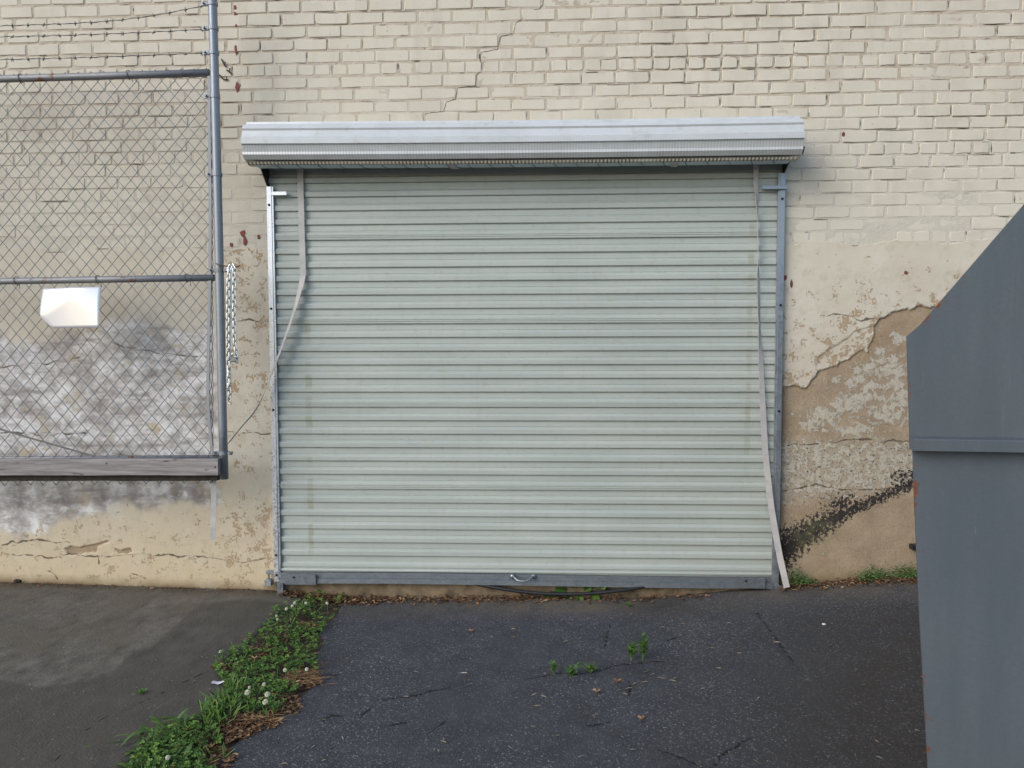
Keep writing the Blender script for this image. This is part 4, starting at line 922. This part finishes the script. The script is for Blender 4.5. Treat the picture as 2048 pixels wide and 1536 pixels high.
cl = LB(); cnt = 0
dens = lambda x, y: fbm(np.array(x * .05), np.array(y * .09), 3)
while cnt < 2150:
    px = rp.uniform(245, 700); py = 1180 + 390 * rp.random() ** 1.15
    if not inside(np.array(px), np.array(py), CLV): continue
    if any(((px - a) / w)**2 + ((py - b_) / h)**2 < 1 for a, b_, w, h in bare) and rp.random() < .93: continue
    if rp.random() > np.clip((dens(px, py) - .30) * 5, .06, 1): continue
    p = ground_at(px, py); hgt = rp.uniform(.003, .034) * (1 + .6 * dens(px * .5, py)); base = rp.random()
    trefoil((p[0], p[1], p[2] + hgt), cl, rp.uniform(.0075, .0145), rp, base * .72 + .3 * hgt / .06); cnt += 1
for _ in range(900):                            # stalks and stray grass blades
    px = rp.uniform(245, 700); py = rp.uniform(1185, 1560)
    if not inside(np.array(px), np.array(py), CLV): continue
    p = Vector(ground_at(px, py)); d = Vector((rp.uniform(-1, 1), rp.uniform(-1, .6), rp.uniform(.3, 1.3))).normalized(); leaflet(p, d, (0, -.5, 1), rp.uniform(.03, .08), .004, cl, rp.uniform(.3, 1), 0)
tag(cl.build('clover', M['clover'], None, 'stuff'), 'dense green clover growing along the joint between slab and asphalt', 'clover')
# broad rough leaves and grass at the near end of the strip
gr = LB()
for _ in range(210):
    px = rp.gauss(335, 45); py = rp.uniform(1450, 1570) - (px - 335) * .4
    if px > 445: continue
    p = Vector(ground_at(px, min(py, 1600))); q_ = rp.uniform(0, 6.28); el = rp.uniform(.15, 1.1); L = rp.uniform(.05, .15); Wd = rp.uniform(.008, .022)
    d = Vector((math.cos(q_) * math.cos(el), math.sin(q_) * math.cos(el), math.sin(el))); r = rp.random() * .85 + (.15 if rp.random() < .06 else 0)
    sd = d.cross(Vector((0, 0, 1))).normalized(); vs = []; n = 5
    for k in range(n + 1):
        t_ = k / n; c_ = p + d * L * t_ + Vector((0, 0, -.6 * L * t_ * t_ * .8)); w_ = Wd * math.sin(math.pi * (.12 + .86 * t_)) * .5; c_.z = max(c_.z, p.z + .004); vs += [c_ - sd * w_, c_ + sd * w_]
    gr.add(vs, [(2 * k, 2 * k + 1, 2 * k + 3, 2 * k + 2) for k in range(n)], r)
for (px0, py0) in ((445, 1420), (470, 1395), (430, 1440)):
    for _ in range(45):
        p = Vector(ground_at(px0 + rp.gauss(0, 14), py0 + rp.gauss(0, 10))); d = Vector((rp.gauss(0, .6), rp.gauss(0, .5), rp.uniform(.5, 1.2))).normalized(); leaflet(p, d, (0, -1, .4), rp.uniform(.05, .10), .006, gr, rp.uniform(.2, .95), 0)
tag(gr.build('rough_grass', M['grass'], None, 'stuff'), 'rough grass and long weed leaves at the near end of the clover strip', 'grass')
# white clover flowers
FLW = [(573, 1218, 'lowest of the cluster of three near the door'), (584.6, 1212, 'middle of the cluster of three near the door'), (589.5, 1206.5, 'topmost of the cluster of three near the door'),
       (612, 1206, 'by itself between the flower cluster and the door corner'), (654, 1206.5, 'closest to the door sill at the top of the strip'), (553, 1232, 'upper of a close pair on the slab edge'), (554.7, 1239, 'lower of a close pair on the slab edge'),
       (441, 1304, 'lying far out over the bare slab'), (570, 1340, 'in the middle of the strip above the brown needles'), (613.5, 1338.6, 'at the asphalt edge above the brown needles'), (528, 1369, 'left of the brown needle clump'),
       (499, 1375, 'small one right of the paper scrap'), (494.7, 1385, 'large one right of the paper scrap'), (535, 1389, 'large round one below the needle clump'), (530.7, 1404, 'small pale one under the large round flower'), (335.6, 1515, 'nearest to the camera among the long leaves')]
def flower_mesh():
    mb = MB(); rr = random.Random(5)
    for i in range(70):                         # a ball of little upright florets
        z_ = 1 - 1.75 * (i + .5) / 70; q_ = i * 2.39996; rad = math.sqrt(max(0, 1 - z_ * z_)); d = Vector((rad * math.cos(q_), rad * math.sin(q_), z_)); a_ = d.orthogonal().normalized(); b_ = d.cross(a_)
        p0 = d * .0035; p1 = d * (.0105 + rr.uniform(-.001, .001)); w_ = .0021
        mb.add([p0 + a_ * w_, p0 - a_ * w_ * .5 + b_ * w_, p0 - a_ * w_ * .5 - b_ * w_, p1 + a_ * w_ * .7, p1 - a_ * w_ * .4 + b_ * w_ * .7, p1 - a_ * w_ * .4 - b_ * w_ * .7], [(3, 4, 5), (0, 1, 4, 3), (1, 2, 5, 4), (2, 0, 3, 5)])
    return mb.mesh('flower_head', M['flower'])
FM = flower_mesh()
for (px, py, lab) in FLW:
    hgt = .055 if px not in (441,) else .012; gp_ = ground_at(px, py + (23 + (py - 1200) * .035) * (1 if hgt > .03 else .2)); top_ = on_plane(px, py, gp_, np.array([0, -1.0, 0])); sc = 1.1 if 'large' in lab else (.62 if 'small' in lab or 'pair' in lab else .8)
    e_ = empty('clover_flower', 'white clover flower ' + lab, 'flower', tuple(gp_), 'white clover flowers in the strip')
    o = bpy.data.objects.new('flower_head', FM); o.location = Vector(top_) - Vector(gp_); o.scale = (sc,) * 3; o.rotation_euler = (rp.uniform(-.4, .4), rp.uniform(-.4, .4), rp.uniform(0, 6)); link(o, e_)
    mb = MB(); mb.tube([(0, 0, -.01), ((top_[0] - gp_[0]) * .4 + .004, 0, (top_[2] - gp_[2]) * .5), tuple(Vector(top_) - Vector(gp_))], .0011, 5); link(bpy.data.objects.new('stalk', mb.mesh('stalk', M['stem'])), e_)
# brown leaf litter: clumps in the strip and along the wall foot
lt = LB()
def chip(p, L, Wd, lb, r, flat=.35):
    q_ = rp.uniform(0, 6.28); d = Vector((math.cos(q_), math.sin(q_), rp.uniform(-flat, flat))).normalized(); up = Vector((rp.uniform(-.5, .5), rp.uniform(-.5, .5), 1)); leaflet(p, d, up, L, Wd, lb, r, rp.uniform(-.2, .35))
for (a, b_, w, h, n) in [(600, 1360, 40, 18, 260), (500, 1445, 62, 17, 420), (465, 1465, 40, 14, 240), (576, 1410, 24, 18, 180), (430, 1516, 36, 26, 260), (620, 1252, 24, 9, 120), (516, 1300, 26, 9, 100), (448, 1335, 26, 7, 60), (520, 1318, 20, 8, 60), (560, 1280, 30, 30, 120)]:
    for _ in range(n):
        rr = math.sqrt(rp.random()); q_ = rp.uniform(0, 6.28); p = ground_at(a + w * rr * math.cos(q_), b_ + h * rr * math.sin(q_)); chip((p[0], p[1], p[2] + rp.uniform(-.008, .012)), rp.uniform(.012, .032), rp.uniform(.004, .014), lt, rp.random())
for _ in range(2100):                           # wall foot
    px = rp.choice([rp.uniform(560, 760), rp.uniform(680, 1120), rp.uniform(560, 1420), rp.uniform(1560, 1840)]); y = -abs(rp.gauss(.055, .035)) - .01; x = at(px, 1185, y)[0]
    chip((x, y, float(gz(x, y)) + rp.uniform(.002, .016) + max(0, .03 + y * .6) * rp.random()), rp.uniform(.012, .034), rp.uniform(.005, .016), lt, rp.random())
for _ in range(420):                            # slab side of the wall foot
    px = rp.uniform(0, 560); y = -abs(rp.gauss(.01, .05)) - .02; x = at(px, 1170, y)[0]; chip((x, y, float(gz(x, y)) + .003), rp.uniform(.006, .016), rp.uniform(.004, .010), lt, rp.random() * .8)
tag(lt.build('leaf_litter', M['litter'], None, 'stuff'), 'brown dead leaf litter in the clover strip and along the wall foot', 'leaf litter')
nd = LB()
for (a, b_, w, h, n) in [(602, 1358, 36, 15, 110), (500, 1446, 60, 15, 40), (620, 1180, 50, 8, 60), (590, 1178, 40, 6, 50)]:
    for _ in range(n):
        p = Vector(ground_at(a + rp.gauss(0, w * .5), b_ + rp.gauss(0, h * .5))); p.z += rp.uniform(.004, .018); q_ = rp.gauss(.3, .6); d = Vector((math.cos(q_), math.sin(q_), rp.uniform(-.1, .15))); leaflet(p, d, (0, -.4, 1), rp.uniform(.04, .09), .003, nd, rp.random(), 0)
for _ in range(420):
    px = rp.uniform(245, 700); py = rp.uniform(1185, 1560)
    if not inside(np.array(px), np.array(py), CLV): continue
    p = Vector(ground_at(px, py)); p.z += rp.uniform(.01, .035); q_ = rp.uniform(0, 6.28); leaflet(p, Vector((math.cos(q_), math.sin(q_), rp.uniform(-.1, .4))), (0, -.4, 1), rp.uniform(.02, .06), .003, nd, rp.random(), 0)
tag(nd.build('dry_needles', M['needle'], None, 'stuff'), 'clumps of dry brown pine needles at the edge of the clover strip', 'needles')
# loose bits on the asphalt and slab: catkins, stalks, crumbs
bt = LB()
KNOWN = [(1285, 1347), (1300, 1352), (1312, 1357), (1322, 1360), (1336, 1362), (1345, 1360), (1280, 1367), (1262, 1372), (1250, 1380), (1244, 1388), (1233, 1366), (1400, 1380), (1425, 1376), (1430, 1338), (1383, 1312), (1062, 1394), (1080, 1393), (1065, 1414), (805, 1395), (820, 1388), (825, 1345), (918, 1348), (930, 1373), (1108, 1475), (880, 1483), (942, 1247), (950, 1270), (1020, 1260), (1022, 1275), (1125, 1286), (1380, 1235), (1260, 1232), (1545, 1280), (1472, 1308), (1470, 1300), (1710, 1345), (1718, 1215), (1680, 1185), (1690, 1188), (1655, 1293), (1360, 1250), (560, 1530), (1545, 1286), (875, 1500), (620, 1500)]
for (px, py) in KNOWN:
    p = Vector(ground_at(px, py)); p.z += .005; q_ = rp.gauss(.2, .5); d = Vector((math.cos(q_), math.sin(q_), .02)); leaflet(p, d, (0, 0, 1), rp.uniform(.022, .042), .0055, bt, rp.uniform(.3, 1), .5)
for _ in range(330):
    px = rp.uniform(480, 1850); py = 1200 + 340 * rp.random()
    if py > 1190 and px < 690 - (py - 1190) * .85 + 30: continue
    p = Vector(ground_at(px, py)); p.z += .003; q_ = rp.uniform(0, 6.28); d = Vector((math.cos(q_), math.sin(q_), .02)); big = rp.random() < .2; leaflet(p, d, (0, 0, 1), rp.uniform(.015, .03) if big else rp.uniform(.004, .009), .004 if big else .005, bt, rp.uniform(0, 1), .4)
for _ in range(150):
    px = rp.uniform(0, 520); py = rp.uniform(1180, 1536)
    if px > 690 - (py - 1190) * 1.1: continue
    p = Vector(ground_at(px, py)); p.z += .003; q_ = rp.uniform(0, 6.28); leaflet(p, Vector((math.cos(q_), math.sin(q_), 0)), (0, 0, 1), rp.uniform(.004, .012), .005, bt, rp.uniform(0, .9), .4)
tag(bt.build('ground_crumbs', M['bits'], None, 'stuff'), 'pale catkins, stalks and crumbs scattered over asphalt and slab', 'debris')
# single dead leaves
for (px, py, lab) in ((1193, 1387, 'pale curled leaf on the asphalt below the weedy crack'), (1283, 1442, 'reddish curled leaf on the asphalt toward the bottom centre'), (1235, 1366, 'orange brown leaf scrap just below the weedy crack'), (942, 1266, 'orange brown leaf scrap on the asphalt left of centre'), (458, 1489, 'red brown leaf scrap at the asphalt edge near the long leaves')):
    lb = LB(); p = Vector(ground_at(px, py)); p.z += .006
    for k in range(3): q_ = k * 2 + rp.random(); leaflet(p, Vector((math.cos(q_), math.sin(q_), .25)), (0, 0, 1), .022, .016, lb, rp.uniform(.55, .95), .4)
    tag(lb.build('dead_leaf', M['litter']), lab, 'leaf')
# weeds: sprigs in the asphalt crack
def sprig(name, px, py, h, n, spread, lab, cat='weed', L=.02, m='weed'):
    p = ground_at(px, py); e_ = empty(name, lab, cat, tuple(p)); st_ = MB(); lb = LB()
    for k in range(n):
        q_ = rp.uniform(0, 6.28); lean = rp.uniform(0, spread); tip = Vector((math.cos(q_) * lean, math.sin(q_) * lean * .7, h * rp.uniform(.55, 1))); st_.tube([(0, 0, -.005), tuple(tip * .5 + Vector((0, 0, .004))), tuple(tip)], .0012, 4)
        for j in range(7):
            f_ = .35 + .65 * j / 6; b0 = tip * f_; a_ = rp.uniform(0, 6.28); leaflet(b0, Vector((math.cos(a_), math.sin(a_), .5)), (0, 0, 1), L * rp.uniform(.6, 1.1), L * .4, lb, rp.uniform(.15, .9), .1)
    link(bpy.data.objects.new('stem', st_.mesh('stem', M['stem'])), e_); lb.build('leaves', M[m], e_, 'stuff'); return e_
sprig('weed', 1285, 1322, .125, 9, .03, 'tallest weed sprig at the right end of the asphalt crack', L=.03); sprig('weed', 1262, 1322, .095, 8, .03, 'second tall weed sprig in the asphalt crack, left of the tallest', L=.03)
sprig('weed', 1108, 1350, .065, 7, .025, 'small weed sprig at the left end of the asphalt crack'); sprig('weed', 1142, 1352, .045, 12, .045, 'low bushy weed second from the left in the asphalt crack')
sprig('weed', 1182, 1344, .03, 16, .07, 'flat brownish tuft in the middle of the asphalt crack', L=.018, m='grass'); sprig('weed', 1256, 1213, .02, 4, .02, 'tiny weed seedling on the asphalt below the black hose', L=.016)
sprig('weed', 285, 1388, .012, 4, .03, 'tiny green seedling beside the crack in the concrete slab', L=.02); sprig('weed', 1250, 1190, .05, 4, .03, 'small leafy weed at the door foot right of the broad leaved plant', L=.03)
sprig('weed', 720, 1180, .06, 6, .05, 'yellow green weed at the left end of the door sill', L=.02); sprig('weed', 795, 1184, .035, 6, .06, 'low weed against the door sill left of centre', L=.018); sprig('weed', 985, 1180, .035, 4, .03, 'small weed between sill and hose left of the door handle', L=.018)
sprig('weed', 660, 1190, .07, 7, .05, 'leafy weed at the door corner at the top of the clover strip', L=.026)
# broad leaved plant
p = ground_at(1150, 1196); pl = empty('broad_leaf_plant', 'broad leaved green plant growing at the door foot right of the handle', 'plant', tuple(p))
for (dx, dz, L, wq, ang, rr) in [(-.11, .015, .075, .065, 200, .25), (-.05, .03, .075, .06, 160, .35), (-.02, .01, .07, .06, 250, .3), (.02, .015, .06, .05, 280, .4), (.06, .03, .05, .04, 60, .5), (.14, .055, .075, .045, 55, .45), (.10, .02, .05, .035, 330, .55), (-.13, .0, .05, .035, 225, .6), (0, .06, .05, .035, 100, .4), (.03, .055, .04, .03, 60, .5)]:
    lb = LB(); a_ = math.radians(ang); b0 = Vector((dx, rp.uniform(-.03, .02), dz + .008)); d = Vector((math.cos(a_), -.35, math.sin(a_) * .55)).normalized()
    sd = Vector((d.z, -.2, -d.x)).normalized(); nn_ = d.cross(sd); vs = [b0]; n = 12
    for k in range(n):
        q_ = 2 * math.pi * k / n; w_ = 1 + .12 * math.sin(5 * q_); vs.append(b0 + d * (L * .5 + L * .5 * math.cos(q_) * w_) + sd * (wq * .5 * math.sin(q_) * w_) + nn_ * (.012 * math.cos(2 * q_)))
    lb.add(vs, [(1 + k, 1 + (k + 1) % n, 0) for k in range(n)], rr); lb.build('leaf', M['clover'], pl)
mb = MB()
for (tx, tz) in ((.14, .055), (-.11, .015), (.0, .06), (.06, .03)): mb.tube([(0, 0, -.005), (tx * .5, -.01, tz * .7 + .01), (tx, -.01, tz + .008)], .0018, 5)
link(bpy.data.objects.new('stalk', mb.mesh('stalk', M['stem'])), pl)
# green growth on the right wall foot
ms = LB()
for _ in range(1050):
    if rp.random() < .36: px = rp.gauss(1598, 16); zt_ = .012 + .05 * abs(rp.gauss(0, 1)) * max(.15, 1 - abs(px - 1590) / 40)
    else: px = rp.choice([rp.uniform(1715, 1842), rp.gauss(1745, 14), rp.gauss(1815, 18)]); zt_ = .01 + .034 * abs(rp.gauss(0, 1))
    y = -.02 - abs(rp.gauss(0, .02)); x = at(px, 1150, y)[0]
    leaflet((x, y, float(gz(x, 0)) + zt_), Vector((rp.gauss(0, 1), rp.gauss(-.6, .5), rp.gauss(.4, .5))), (0, -1, .5), rp.uniform(.008, .02), .006, ms, rp.random(), .1)
tag(ms.build('wall_foot_moss', M['moss'], None, 'stuff'), 'green moss and tiny ferns along the wall foot left of the grey container', 'moss')
# scrap of paper
p = ground_at(444, 1369); mb = MB(); nn = 8; V = []; 
for r_ in range(4):
    for c_ in range(nn): u_ = c_ / (nn - 1); v = r_ / 3; V.append((-.045 + .10 * u_ + rp.uniform(-.004, .004), -.02 + .035 * v + .02 * u_ + rp.uniform(-.003, .003), .004 + rp.uniform(0, .012)))
mb.add(V, [(r_ * nn + c_, r_ * nn + c_ + 1, (r_ + 1) * nn + c_ + 1, (r_ + 1) * nn + c_) for r_ in range(3) for c_ in range(nn - 1)])
o = mb.build('paper_scrap', M['paper']); o.location = p; tag(o, 'crumpled white paper scrap on the slab beside the clover', 'paper')
for (px, py, lab) in ((305, 1157 + 20, 'pale flat pebble on the slab at the wall foot'), (1648, 1249, 'white pebble on the asphalt near the right strap end'), (37, 1163, 'grey stone lying against the wall at the far left'), (247, 1168, 'grey brown stone against the wall left of the door')):
    p = ground_at(px, py); mb = MB(); rr = .008 if 'white' in lab else .012 if 'pale' in lab else .024
    rings = []
    for k, (h, s_) in enumerate(((-.2, .7), (.1, 1), (.5, .9), (.75, .5))): rings.append([(rr * s_ * math.cos(q_) * (1.4 + .2 * math.sin(3 * q_)), rr * s_ * math.sin(q_), rr * h) for q_ in np.linspace(0, 6.28, 9)[:-1]])
    mb.loft(rings, True, True); o = mb.build('stone', M['paper'] if 'white' in lab else M['sill'] if 'pale' in lab else M['concrete']); o.location = p; tag(o, lab, 'stone')
